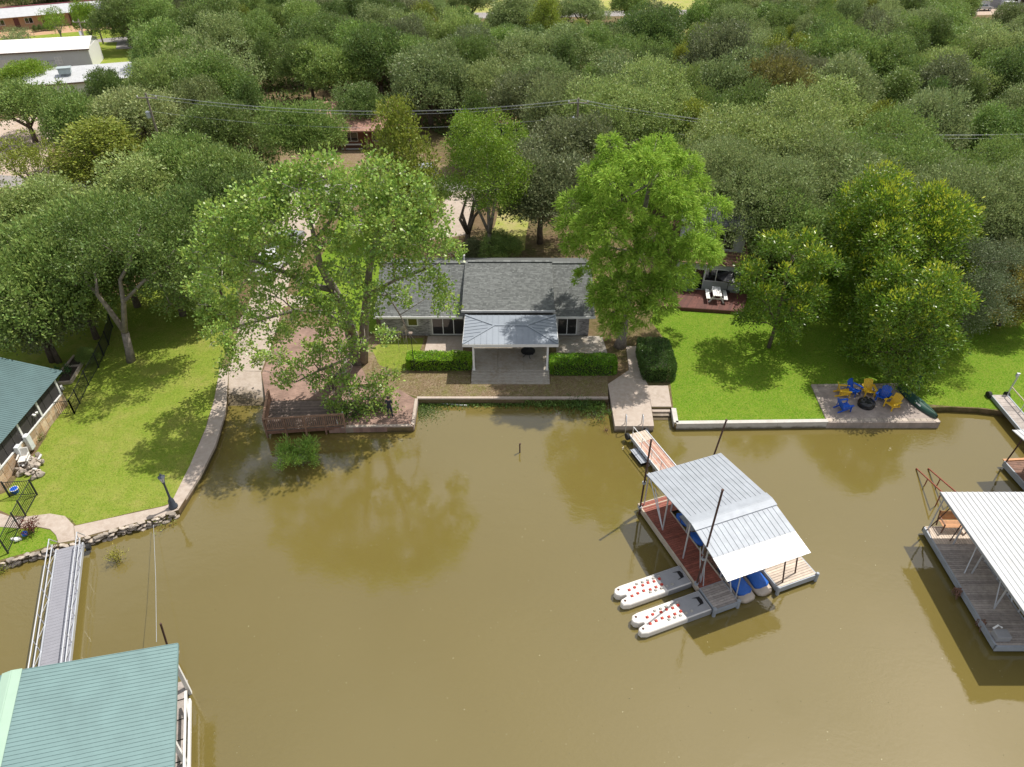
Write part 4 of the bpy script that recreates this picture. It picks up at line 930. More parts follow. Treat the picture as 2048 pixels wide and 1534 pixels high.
planks_local(G2, 0, 7, -.5, .5, .72, .45, WOODW, 'y'); [MB().box(0, 7, s * .55 - .04, s * .55 + .04, .5, .75).build('side_rail', GALV, G2) for s in (-1, 1)]
MB().tube((.1, .5, 1.5), (7, .5, 1.5), .04).build('handrail', WOODL, G2); [MB().tube((x, .5, .7), (x, .5, 1.5), .025).build('rail_post', ALU, G2) for x in (.1, 1.8, 3.5, 5.2)]
[MB().path([(-.1, s * .62 - .1, .62), (-.1, s * .62 + .1, .62)], .26, 14).build('wheel', TYRE, G2) for s in (-1, 1)]
p = P(2014, 790); PP = thing('power_pedestal', 'grey metal power pedestal post beside the right gangway', 'post', p); MB().tube((0, 0, 0), (.1, 0, 1.9), .06, 8).build('post', ALU, PP); MB().lathe([(.1, 1.6), (.12, 1.75), (.08, 1.9)], 10).build('head', ALU, PP)

# left boathouse and gangway ----------------------------------------------
BO = V((-14.8, 18.35, 0)); BH = thing('boathouse', 'large boathouse with pale green ribbed metal roof at the lower left', 'boathouse', BO, 19)
roof_face(BH, [(0, 0, 3.3), (0, -16, 3.3), (-6.1, -16, 4.35), (-6.1, 0, 4.35)], (0, -1, 0), .9, ROOFG, .02, .03, sub=5)
roof_face(BH, [(-12.2, 0, 3.3), (-12.2, -16, 3.3), (-6.1, -16, 4.35), (-6.1, 0, 4.35)], (0, -1, 0), .9, ROOFG, .02, .03, sub=5)
q = MB(); q.obox((-5.93, -8, 4.36), (.2, 0, -.034), (0, 8.02, 0), (0, 0, .012)); q.obox((-6.27, -8, 4.36), (.2, 0, .034), (0, 8.02, 0), (0, 0, .012)); q.build('ridge_cap', ROOFGC, BH)
MB().box(-.02, .03, -16, 0, 3.14, 3.29).build('eave_trim', ROOFG, BH)
for k in range(16): MB().box(-1.8, -.3, -.9 - k * .97, -.02 - k * .97 + .03, .45, .5).build('plank', WOODW, BH)
for a in ((-.3, -.4), (-.3, -4), (-.3, -8), (-.3, -12), (-12.0, -.4)): MB().box(a[0] - .08, a[0] + .08, a[1] - .08, a[1] + .08, -.4, 3.2).build('post', WHITE, BH)
MB().box(-.16, -.08, -15.5, -1.2, 1.35, 1.45).build('rail', WHITE, BH); MB().box(-.16, -.08, -15.5, -1.2, .55, .8).build('rail', WHITE, BH)
for k in range(5): MB().beam((-.12, -1.2 - k * 3, 1.4), (-.12, -2.7 - k * 3, .5), .06).build('brace', WHITE, BH)
MB().box(-12, 0, -.35, -.2, 3.0, 3.2).build('tie_beam', WHITE, BH); floats(BH, -1.8, -.35, -15, -.2)
g0 = P(140, 1093, .6); g1 = P(110, 1325, .6); u = (g1 - g0).normalized(); gl = (g1 - g0).length + 1
LG = thing('gangway', 'long grey aluminium gangway with handrails leading to the green boathouse', 'gangway', (g0.x, g0.y, 0), math.degrees(math.atan2(u.y, u.x)))
planks_local(LG, 0, gl, -.62, .62, .6, .2, mat('grey_decking', (.26, .26, .29), .6, var=.06), 'y') if False else None
proto = None
nn = int(gl / .2)
for k in range(nn):
    if proto is None: proto = MB().box(.004, .196, -.62, .62, .56, .6).build('deck_board', mat('grey_decking', (.26, .26, .29), .6, var=.06), LG); o = proto
    else: o = proto.copy(); COL.objects.link(o); o.parent = LG
    o.location = (k * .2, 0, 0)
for s in (-1, 1):
    MB().box(0, gl, s * .66 - .03, s * .66 + .03, .45, .68).build('side_rail', ALU, LG)
    for z in (1.15, 1.6): MB().tube((.1, s * .68, z), (gl, s * .68, z), .03, 8).build('handrail', ALU, LG)
    MB().tube((-.6, s * .68, .6), (.1, s * .68, 1.6), .03, 8).build('handrail', ALU, LG)
    for k in range(5): MB().tube((.3 + k * 1.6, s * .68, .6), (.3 + k * 1.6 , s * .68, 1.6), .025).build('rail_post', ALU, LG); MB().tube((.3 + k * 1.6, s * .68, .65), (1.5 + k * 1.6, s * .68, 1.12), .018).build('brace', ALU, LG)
w_ = MB(); w_.path([(.15, .75, .35), (.15, .95, .35)], .2, 12); w_.build('wheel', TYRE, LG)
p = P(307, 1050, .5); e = P(313, 1284, 3.3)
cb_ = thing('mooring_cable', 'thin steel cable from the shore path to the green boathouse roof', 'cable', p); MB().path([(0, 0, 0), (e - p) * .5 - V((0, 0, .15)), e - p], .012, 5).build('cable', ALU, cb_)
p = P(333, 1300, 0); tpx = at(321, 1247, p.y); mp = thing('mooring_pole', 'rusty pole leaning behind the green boathouse roof', 'pole', p); MB().path([(0, 0, -1), tpx - p], .05, 8).build('shaft', RUST, mp)
p = P(1040, 905, 0); mp = thing('mooring_stake', 'lone rusty stake standing in the open water of the cove', 'stake', p); MB().path([(0, 0, -.6), (-.02, 0, .75)], .045, 8).build('shaft', RUST, mp); MB().lathe([(.06, .72), (.06, .78)], 8).build('cap', RUST, mp)

# brown lakeside deck ---------------------------------------------------------
q0, q1, q2, q3 = P(532, 862, .6), P(690, 852, .6), P(690, 800, .6), P(542, 802, .6)
LD = thing('lakeside_deck', 'brown timber deck with slatted railing over the water below the sycamore', 'deck', q0)
nn = 24
for k in range(nn):
    t0 = (k + .05) / nn; t1 = (k + .95) / nn; pl = [q0.lerp(q3, t0), q1.lerp(q2, t0), q1.lerp(q2, t1), q0.lerp(q3, t1)]
    MB().prism([(v_.x, v_.y) for v_ in pl], .56, .6).build('plank', DECKG, LD, off=q0)
def railing(a, c, n):
    for z in (.14, .98): MB().beam(a + V((0, 0, z)), c + V((0, 0, z)), .06, .05).build('rail', CEDAR, LD, off=q0)
    MB().beam(a + V((0, 0, 1.04)), c + V((0, 0, 1.04)), .14, .04).build('cap_rail', CEDAR, LD, off=q0)
    for k in range(n + 1):
        p = a.lerp(c, k / n); m_ = MB()
        if k % 10 == 0: m_.box(p.x - .05, p.x + .05, p.y - .05, p.y + .05, -.6, 1.62); m_.build('post', CEDAR, LD, off=q0)
        else: m_.box(p.x - .022, p.x + .022, p.y - .022, p.y + .022, .72, 1.6); m_.build('baluster', CEDAR, LD, off=q0)
railing(q0, q1, 40); railing(q0 + V((0, .06, 0)), q3, 20)
MB().beam(q0 - V((0, 0, .14)), q1 - V((0, 0, .14)), .06, .24).build('joist', WOODB, LD, off=q0)

# lamp post, feeder, pipe, rubble, fences -------------------------------------
p = P(347, 1014, .48); LP = thing('lamp_post', 'dark fluted lamp post with glass lantern at the bend of the seawall path', 'lamp', p)
MB().lathe([(.26, 0), (.26, .12), (.2, .2), (.17, .55), (.11, .68), (.07, .8), (.055, 1.9), (.09, 1.95), (.06, 2.05)], 12).build('post', mat('slate_blue_iron', (.045, .055, .075), .5), LP, True)
lt = MB().lathe([(.08, 2.05), (.17, 2.42), (.17, 2.45)], 6).build('lantern', mat('frosted_glass', (.6, .62, .66), .3), LP); MB().lathe([(.22, 2.44), (.08, 2.56), (.03, 2.68)], 6).build('lantern_roof', MATS['slate_blue_iron'], LP)
for k in range(6): an = k * math.pi / 3; MB().tube((.085 * math.cos(an), .085 * math.sin(an), 2.05), (.175 * math.cos(an), .175 * math.sin(an), 2.44), .012, 4).build('lantern_bar', MATS['slate_blue_iron'], LP)
p = P(829, 742); tp_ = at(828, 668, p.y); BF = thing('bird_feeder', 'bird feeder box on a thin dark pole beside the left hedge', 'feeder', p)
MB().tube((0, 0, 0), (0, 0, tp_.z - p.z), .025).build('pole', DARKM, BF); zt = tp_.z - p.z; MB().box(-.09, .09, -.08, .08, zt, zt + .12).build('box', mat('pinkish_wood', (.36, .27, .22), .7), BF); MB().add([], [])
q = MB(); q.add([(-.13, -.12, zt + .12), (.13, -.12, zt + .12), (.13, .12, zt + .12), (-.13, .12, zt + .12), (-.13, 0, zt + .2), (.13, 0, zt + .2)], [(0, 1, 5, 4), (2, 3, 4, 5), (1, 2, 5), (3, 0, 4), (3, 2, 1, 0)]); q.build('roof', mat('pinkish_wood', (.5, .34, .28)), BF)
a = P(842, 804, .06); c = P(935, 811, .06); PI_ = thing('drain_pipe', 'white plastic pipe floating along the retaining wall weeds', 'pipe', a); MB().tube((0, 0, 0), c - a, .05, 8).build('pipe', WHITE, PI_)
p = P(620, 615); 
p = P(577, 612); GP = thing('gate_post', 'short rusty post beside the curved driveway apron', 'post', p); MB().tube((0, 0, 0), (-.05, 0, .9), .05, 8).build('shaft', RUSTR, GP); MB().lathe([(.07, .88), (.05, .95)], 8, (-.05, 0, 0)).build('cap', RUSTR, GP)
a = P(712, 840, .5); PS = thing('grab_rail', 'white bent swim ladder rail beside the lakeside deck', 'rail', P(690, 856, .4)); MB().path([(0, 0, -.4), (.02, .1, .7), (-.1, .35, 1.1), (-.2, .5, .5)], .035, 8).build('tube', ALU, PS, True); MB().path([(-.5, 0, -.4), (-.48, .1, .2), (-.6, .35, .45)], .04, 8).build('tube', ALU, PS, True)

def fence(label, pts, h, nseg, name='iron_fence', mesh=True):
    o0 = pts[0]; t = thing(name, label, 'fence', o0)
    for i in range(len(pts) - 1):
        a, c = pts[i], pts[i + 1]; L = (c - a).length; n = max(1, round(L / 1.8))
        for k in range(n + 1):
            p = a.lerp(c, k / n)
            if k or i == 0: MB().box(p.x - .035, p.x + .035, p.y - .035, p.y + .035, GZ, GZ + h + .08).build('post', DARKM, t, off=o0)
        for z in (.12, h * .5, h) if h > 1.2 else (.12, h): MB().beam(a + V((0, 0, z)), c + V((0, 0, z)), .03, .035).build('rail', DARKM, t, off=o0)
        m_ = MB(); k = int(L / .13)
        for j in range(k):
            p = a.lerp(c, (j + .5) / k); m_.box(p.x - .009, p.x + .009, p.y - .009, p.y + .009, GZ + .1, GZ + h)
        m_.build('pickets', DARKM, t, off=o0, kind='stuff')
    return t
fence('dark iron picket fence running up beside the raised garden bed', [P(150, 828), P(160, 808), P(178, 770), P(198, 735), P(218, 690), P(226, 655)], 1.2, 8)
fence('dark iron garden gate panel between the flagstone wall and the picket fence', [P(112, 832), P(150, 828)], 1.15, 2, 'garden_gate')
fence('dark green iron fence crossing the curved garden path', [P(20, 994), P(75, 990), P(52, 1032), P(40, 1056), P(17, 1107)], 1.2, 4)
gb = thing('raised_bed', 'timber-edged raised garden bed between the green-roofed house and the fence', 'garden bed', P(150, 760))
for a, c in (((112, 770), (143, 767)), ((143, 767), (178, 708)), ((125, 745), (150, 715)), ((136, 737), (160, 735))):
    MB().beam(P(*a) + V((0, 0, .12)), P(*c) + V((0, 0, .12)), .12, .25).build('timber', WOODL, gb, off=P(150, 760))
MB().prism([(P(x, y).x, P(x, y).y) for x, y in ((116, 768), (142, 765), (172, 712), (150, 714))], GZ + .01, GZ + .14).build('soil', mat('dark_soil', (.06, .045, .03), .95), gb, off=P(150, 760))
p = P(120, 782); bk = thing('bucket', 'white plastic bucket on its side by the raised bed', 'bucket', p, 30); MB().path([(-.2, 0, .2), (.25, 0, .22)], [.17, .21], 14).build('pail', WHITE, bk); MB().path([(.25, -.2, .22), (.38, 0, .1), (.25, .2, .22)], .01, 5).build('handle', ALU, bk)
# rubble pile: every lump a thing of its own kind
rr = random.Random(12)
def rock_mesh(seed, s=1.0, flat=.6):
    bm = bmesh.new(); bmesh.ops.create_icosphere(bm, subdivisions=1, radius=1); r = random.Random(seed)
    for v_ in bm.verts: v_.co *= r.uniform(.72, 1.15); v_.co.z *= flat; v_.co.x *= 1.15
    me = bpy.data.meshes.new('stone'); bm.to_mesh(me); bm.free(); me.materials.append(STONE); return me
ROCKS = [rock_mesh(i, 1, .5 + .08 * i) for i in range(6)]
pile = thing('rubble_pile', 'pile of broken limestone and old fittings beside the flagstone wall', 'rubble', P(62, 935))
c0 = P(62, 935)
for k in range(46):
    p = P(rr.uniform(38, 88), rr.uniform(915, 958)); o = bpy.data.objects.new('stone', rr.choice(ROCKS)); COL.objects.link(o); o.parent = pile
    s = rr.uniform(.1, .26); o.scale = (s, s * rr.uniform(.6, 1.2), s); o.location = p - c0 + V((0, 0, rr.uniform(.03, .35))); o.rotation_euler = (rr.random(), rr.random(), rr.random() * 6)
for k in range(9):
    p = P(rr.uniform(40, 85), rr.uniform(918, 955)) - c0; d = V((rr.uniform(-.5, .5), rr.uniform(-.5, .5), rr.uniform(-.1, .2))); MB().beam(p + V((0, 0, .3)), p + d + V((0, 0, .4)), .12, .05).build('board', WHITE, pile)
t = thing('plastic_chair', 'cream plastic patio chair tipped on the rubble pile', 'chair', P(52, 925, GZ + .3), 15)
q = MB(); q.box(-.3, .3, -.3, .3, .3, .36); bevel(q.build('seat', PLAST, t), .03, 2); q = MB(); q.obox((0, .33, .6), (.3, 0, 0), (0, .03, .0), (0, .08, .3)); bevel(q.build('backrest', PLAST, t), .03, 1)
for sx in (-.27, .27):
    for sy in (-.26, .26): MB().tube((sx, sy, .3), (sx * 1.1, sy * 1.1, 0), .03).build('leg', PLAST, t)
    MB().box(sx - .04, sx + .04, -.3, .3, .52, .56).build('armrest', PLAST, t)
p = P(32, 985); t = thing('plastic_toy', 'blue plastic bin inside the iron garden fence', 'bin', p); MB().lathe([(.16, 0), (.22, .3), (.24, .31), (.2, .34), (.05, .36)], 14).build('bin', BLU, t); MB().lathe([(.25, .3), (.25, .33)], 14).build('lid', WHITE, t)
p = P(43, 1078); t = thing('garden_ornament', 'blue and white garden ornament on the small lawn by the fence', 'ornament', p, 40); MB().lathe([(.0, .12), (.14, .16), (.16, .3), (.08, .42), (0, .45)], 12, (.25, 0, 0)).build('blue_bowl', BLU, t, True); MB().beam((0, 0, .05), (-.3, -.1, .2), .18, .1).build('wing', WHITE, t); MB().beam((-.1, .1, .05), (-.45, .25, .1), .14, .08).build('wing', WHITE, t)

# stacked stones along the left shore
sw = thing('stone_retaining_wall', 'dry-stacked limestone wall along the left shore path', 'wall', P(60, 1107))
o0 = P(60, 1107); path_px = [(-60, 1140), (0, 1125), (60, 1108), (150, 1085), (250, 1055), (330, 1032), (352, 1022)]
pts = [P(x, y) for x, y in path_px]
rr = random.Random(4)
for i in range(len(pts) - 1):
    a, c = pts[i], pts[i + 1]; d = (c - a).normalized(); n = int((c - a).length / .26)
    for k in range(n):
        for row in range(3):
            p = a.lerp(c, (k + rr.uniform(.2, .8)) / n) + V((-d.y, d.x, 0)) * rr.uniform(-.12, .08)
            p.z = (.04, .24, .44)[row] + rr.uniform(-.03, .05)
            o = bpy.data.objects.new('stone', rr.choice(ROCKS)); COL.objects.link(o); o.parent = sw; s = rr.uniform(.12, .2)
            o.scale = (s * 1.1, s * .9, s * .62); o.location = p - o0; o.rotation_euler = (rr.uniform(-.3, .3), rr.uniform(-.3, .3), math.atan2(d.y, d.x) + rr.uniform(-.5, .5))

# chairs, fire pit and canoe on the stone patio --------------------------------
def adirondack(label, px, py, rz, m):
    t = thing('adirondack_chair', label, 'chair', P(px, py, GZ + .05), rz, 'adirondack chairs around the fire pit')
    q = MB(); [q.obox((0, -.3 + k * .1, .36 - k * .035), (.27, 0, 0), (0, .042, -.014), (0, .004, .012)) for k in range(6)]; q.build('seat', m, t)
    q = MB()
    for k in range(6):
        x = -.25 + k * .1; h = .8 - .5 * (x ** 2) * 2; q.beam((x, .22, .18), (x * 1.08, .22 + h * .42, .18 + h), .085, .022, up=(0, 1, 0))
    q.beam((-.28, .42, .62), (.28, .42, .62), .03, .07); q.beam((-.26, .28, .3), (.26, .28, .3), .03, .07); q.build('backrest', m, t)
    for s in (-1, 1):
        MB().obox((s * .37, 0, .58), (.075, 0, 0), (0, .39, 0), (0, 0, .014)).build('armrest', m, t)
        MB().beam((s * .31, -.32, 0), (s * .31, -.32, .57), .09, .03, up=(0, 1, 0)).build('leg', m, t)
        MB().beam((s * .29, -.34, .34), (s * .29, .62, .03), .03, .11).build('leg', m, t)
        MB().beam((s * .33, .36, .1), (s * .33, .36, .57), .05, .03).build('arm_support', m, t)
adirondack('yellow adirondack chair at the left of the fire pit, facing right', 1686, 790, 80, YEL)
adirondack('blue adirondack chair behind the leftmost yellow chair', 1706, 787, 35, BLU)
adirondack('yellow adirondack chair directly behind the fire pit, facing the lake', 1735, 788, -4, YEL)
adirondack('blue adirondack chair between the two right-hand yellow chairs', 1763, 800, -42, BLU)
adirondack('yellow adirondack chair nearest the canoe', 1781, 815, -62, YEL)
adirondack('blue adirondack chair in front of the leftmost yellow chair', 1687, 819, 100, BLU)
fp = thing('fire_pit', 'round fire pit under a crumpled black cover on the stone patio', 'fire pit', P(1731, 811, GZ + .05))
q = MB(); rr = random.Random(8); rings = []
for rad, z in ((.54, 0), (.57, .12), (.53, .3), (.43, .42), (.3, .47), (.08, .5)): rings.append([V((math.cos(a) * rad * rr.uniform(.9, 1.1), math.sin(a) * rad * rr.uniform(.9, 1.1), z + rr.uniform(-.03, .05) * (z > 0))) for a in [k * math.pi / 9 for k in range(18)]])
q.loft(rings).build('cover', BLACKP, fp); MB().lathe([(.55, 0), (.5, .25), (.45, .28)], 16).build('bowl', DARKM, fp)
c0_ = P(1797, 776, GZ + .05); c1_ = P(1872, 838, GZ + .05); u = (c1_ - c0_); CN = thing('canoe', 'dark green canoe lying upside down on the right edge of the patio', 'canoe', c0_, math.degrees(math.atan2(u.y, u.x)))
Lc = u.length; rings = []
for k in range(15):
    s = k / 14; w_ = .43 * math.sin(math.pi * min(max(s, .012), .988)) ** .55; hh = .30 + .10 * (abs(2 * s - 1) ** 4); z0 = .0
    rings.append([V((Lc * s, math.cos(a) * w_, z0 + .04 + (math.sin(a) ** .75 if math.sin(a) > 0 else 0) * hh * (1 - .25 * abs(2 * s - 1) ** 6))) for a in [math.pi * j / 10 for j in range(11)]])
q = MB(); n = 11
for r_ in rings: q.v += [tuple(p) for p in r_]
for i in range(14):
    for j in range(10): q.f.append((i * n + j, (i + 1) * n + j, (i + 1) * n + j + 1, i * n + j + 1))
fixnormals(q.build('hull', CANOE, CN, True))
for s in (-1, 1):
    MB().path([(Lc * k / 14, s * .44 * math.sin(math.pi * min(max(k / 14, .012), .988)) ** .55, .045) for k in range(15)], .022, 6).build('gunwale', mat('canoe_trim', (.05, .06, .055), .5), CN)
MB().path([(Lc * k / 14, 0, .05 + (.30 + .10 * (abs(2 * k / 14 - 1) ** 4)) * (1 - .25 * abs(2 * k / 14 - 1) ** 6)) for k in range(15)], .012, 5).build('keel', CANOE, CN)
for x in (2.2, 4.0): MB().obox((x, -.33, .26), (.22, 0, 0), (0, .005, .0), (0, .022, .035)).build('decal', WHITE, CN) if x < Lc else None
p = P(1829, 776, GZ + .05); gc = thing('folding_chair', 'green folding camp chair behind the canoe', 'chair', p, -20); GRN = mat('green_canvas', (.03, .10, .08), .7)
MB().obox((0, 0, .42), (.28, 0, 0), (0, .25, -.03), (0, 0, .012)).build('seat', GRN, gc); MB().obox((0, .3, .68), (.28, 0, 0), (0, .06, .25), (0, .012, 0)).build('backrest', GRN, gc)
for s in (-.28, .28): MB().tube((s, -.26, 0), (s, .26, .45), .015).build('leg', ALU, gc); MB().tube((s, .26, 0), (s, -.26, .45), .015).build('leg', ALU, gc); MB().tube((s, -.28, .62), (s, .28, .62), .018).build('armrest', ALU, gc)

# vehicles ---------------------------------------------------------------------
def car(label, p, rz, m, kind='suv', name='parked_car'):
    t = thing(name, label, {'suv': 'car', 'pickup': 'truck', 'sedan': 'car'}[kind], p, rz)
    Lh, Wd = 2.35, .92
    prof = {'suv': [(-2.3, .45), (-2.3, 1.0), (-2.2, 1.08), (-2.0, 1.7), (-.2, 1.75), (.55, 1.68), (1.15, 1.12), (2.15, 1.0), (2.3, .8), (2.3, .45)],
            'pickup': [(-2.6, .5), (-2.6, 1.05), (-2.55, 1.1), (-.85, 1.12), (-.75, 1.72), (.5, 1.75), (1.05, 1.2), (2.2, 1.08), (2.35, .85), (2.35, .5)],
            'sedan': [(-2.2, .45), (-2.2, .95), (-1.5, 1.0), (-.9, 1.42), (.3, 1.45), (1.0, 1.0), (2.1, .88), (2.25, .7), (2.25, .45)]}[kind]
    def yw(z): return Wd - max(0, z - 1.05) * .28
    q = MB(); n = len(prof); q.v += [(x, -yw(z), z) for x, z in prof] + [(x, yw(z), z) for x, z in prof]
    for tr in tessellate_polygon([[V((x, z, 0)) for x, z in prof]]): q.f.append(tuple(tr)); q.f.append(tuple(i + n for i in tr[::-1]))
    for i in range(n): j = (i + 1) % n; q.f.append((i, j, n + j, n + i))
    fixnormals(bevel(q.build('body', m, t), .05, 2))
    xs = (-1.9, 1.0) if kind == 'suv' else ((-.72, .95) if kind == 'pickup' else (-1.2, .85)); top = 1.62 if kind != 'sedan' else 1.36
    for s in (-1, 1):
        g = MB(); n_ = 3 if kind == 'suv' else 2
        for k in range(n_):
            a = xs[0] + (xs[1] - xs[0] - .25) * k / n_ + .06; c = xs[0] + (xs[1] - xs[0] - .25) * (k + 1) / n_ - .04
            w1 = MB(); w1.add([(a, s * (yw(1.12) + .012), 1.12), (c + (.25 if k == n_ - 1 else 0), s * (yw(1.12) + .012), 1.12), (c, s * (yw(top) + .012), top), (a, s * (yw(top) + .012), top)], [(0, 1, 2, 3) if s < 0 else (3, 2, 1, 0)]); w1.build('window', GLASS, t)
        for x in (-1.45, 1.4):
            wh = MB().path([(x, s * .80, .36), (x, s * .97, .36)], .36, 14).build('wheel', TYRE, t); MB().path([(x, s * .96, .36), (x, s * .98, .36)], .2, 10).build('rim', ALU, wh)
        MB().box(prof[-2][0] - .03, prof[-2][0] + .02, s * .62 - .16, s * .62 + .16, .7, .84).build('headlight', WHITE, t); MB().box(prof[0][0] - .02, prof[0][0] + .03, s * .7 - .08, s * .7 + .08, .75, .98).build('tail_light', REDP, t)
    k = 5 if kind != 'sedan' else 4; a, c = prof[k], prof[k + 1]
    ws = MB(); A1 = V((c[0] - .06 * 0, 0, c[1])); B1 = V((a[0], 0, a[1])); nn_ = V((B1.z - A1.z, 0, A1.x - B1.x)).normalized() * .015
    ws.add([(A1.x + nn_.x, -.78, A1.z + nn_.z + .04), (A1.x + nn_.x, .78, A1.z + nn_.z + .04), (B1.x + nn_.x, .66, B1.z + nn_.z - .05), (B1.x + nn_.x, -.66, B1.z + nn_.z - .05)], [(0, 1, 2, 3)]); ws.build('windscreen', GLASS, t)
    return t
CW = mat('car_white', (.75, .76, .77), .25, var=.02, spec=.7); CB = mat('car_pale_blue', (.42, .55, .60), .25, var=.03, spec=.7); CK = mat('car_black', (.02, .02, .025), .2, var=.05, spec=.7); CS = mat('car_silver', (.45, .47, .5), .25, .4, var=.03)
car('white hatchback parked in front of the motel', P(178, 51.5), 250, CW)
car('black jeep parked under the motel eaves', P(208, 49), 80, CK)
car('pale blue and white wagon parked before the motel', P(240, 53), 5, CB)
car('silver car parked beside the road behind the tall juniper', P(835, 362), 200, CS)
car('dark blue car half hidden under the oaks across the road', P(985, 268), 8, mat('car_navy', (.03, .05, .10), .2), 'sedan')
car('white pickup parked on the driveway behind the sycamore', P(548, 538), 80, CW, 'pickup')
car('silver pickup parked on the upper driveway behind the sycamore', P(572, 500), 75, CS, 'pickup')
car('white sedan parked near the road among the left oaks', P(240, 385), 20, CW, 'sedan')
car('white box van parked beside the far workshop', P(2022, 19), 5, CW); car('grey sedan parked left of the far workshop', P(1962, 21), 5, CS, 'sedan')
car('white car under the left oak branches', P(290, 520), 60, CW, 'sedan')
p = P(1418, 366); TR = thing('utility_trailer', 'dark twin-axle trailer parked beside the road behind the cypress', 'trailer', p, 3)
MB().box(-2.2, 2.2, -1, 1, .75, .85).build('bed', DARKM, TR); [MB().box(-2.2, 2.2, s * 1.0 - .03, s * 1.0 + .03, .85, 1.25).build('side_panel', mat('slate_panel', (.10, .10, .13), .5), TR) for s in (-1, 1)]
q = MB(); rr = random.Random(2); q.loft([[V((x, -.9, .87)), V((x, -.6, .87 + h)), V((x, .6, .87 + h * .9)), V((x, .9, .87))] for x, h in ((-2.1, .2), (-1, .6), (0, .5), (1, .65), (2.1, .25))]); q.build('load_tarp', MATS['slate_panel'], TR)
for x in (-.5, .5):
    for s in (-1, 1):
        w_ = MB().path([(x, s * 1.05, .38), (x, s * 1.25, .38)], .38, 14).build('wheel', TYRE, TR); MB().path([(x, s * 1.24, .38), (x, s * 1.27, .38)], .2, 10).build('rim', WHITE, w_)
MB().beam((2.2, 0, .7), (3.4, 0, .6), .1).build('drawbar', DARKM, TR)

# utility poles and wires --------------------------------------------------------
def upole(label, base, h, lean=0.):
    t = thing('utility_pole', label, 'pole', base)
    MB().path([(0, 0, 0), (lean, 0, h)], [.16, .1], 8).build('shaft', mat('pole_wood', (.24, .2, .16), .9), t)
    MB().beam((lean - 1.1, 0, h - .5), (lean + 1.1, 0, h - .5), .1, .12).build('crossarm', MATS['pole_wood'], t)
    for x in (-1, -.1, 1): MB().lathe([(.05, 0), (.07, .08), (.04, .18)], 8, (lean + x, 0, h - .42)).build('insulator', WHITE, t)
    MB().lathe([(.22, 0), (.24, .1), (.24, .65), (.1, .75)], 12, (lean - .35, -.1, h - 2.6)).build('transformer', ALU, t)
    return t
k1 = P(291, 186, 10.2); k2 = P(1157, 196, 10.2); k3 = P(2150, 262, 9.8)
upole('grey timber utility pole with transformer at the left of the power line', V((k1.x, k1.y, GZ)), 9.75); upole('utility pole half hidden in the trees at the middle of the power line', V((k2.x, k2.y, GZ)), 9.75)
upole('utility pole at the right end of the power line', V((k3.x, k3.y, GZ)), 9.35)
for i, (dx, dz) in enumerate(((-1, -.3), (.0, -.1), (1, -.3), (0, -1.9))):
    t = thing('power_line', ['front power line on the crossarm', 'top power line over the treetops', 'rear power line on the crossarm', 'lowest power line, hung below the crossarm'][i], 'cable', k1)
    for a, c in ((k1, k2), (k2, k3)):
        pts = []
        for j in range(17):
            s = j / 16; p = a.lerp(c, s); pts.append(V((p.x, p.y + dx * .5, p.z + dz - 1.5 * 4 * s * (1 - s))))
        MB().path(pts, .012, 5).build('span', mat('wire_grey', (.32, .34, .36), .5), t, off=k1)
for lab_, (bx, by), (tx, ty) in (('tall dark pole in front of the motel, right of the pair', (207, 88), (190, 18)), ('tall thin pole before the cream-roofed warehouse', (184, 122), (162, 38)), ('pole with grey transformer at the left of the warehouse', (40, 122), (26, 84))):
    bp = P(bx, by); h = at(tx, ty, bp.y).z - GZ; upole(lab_, bp, h)

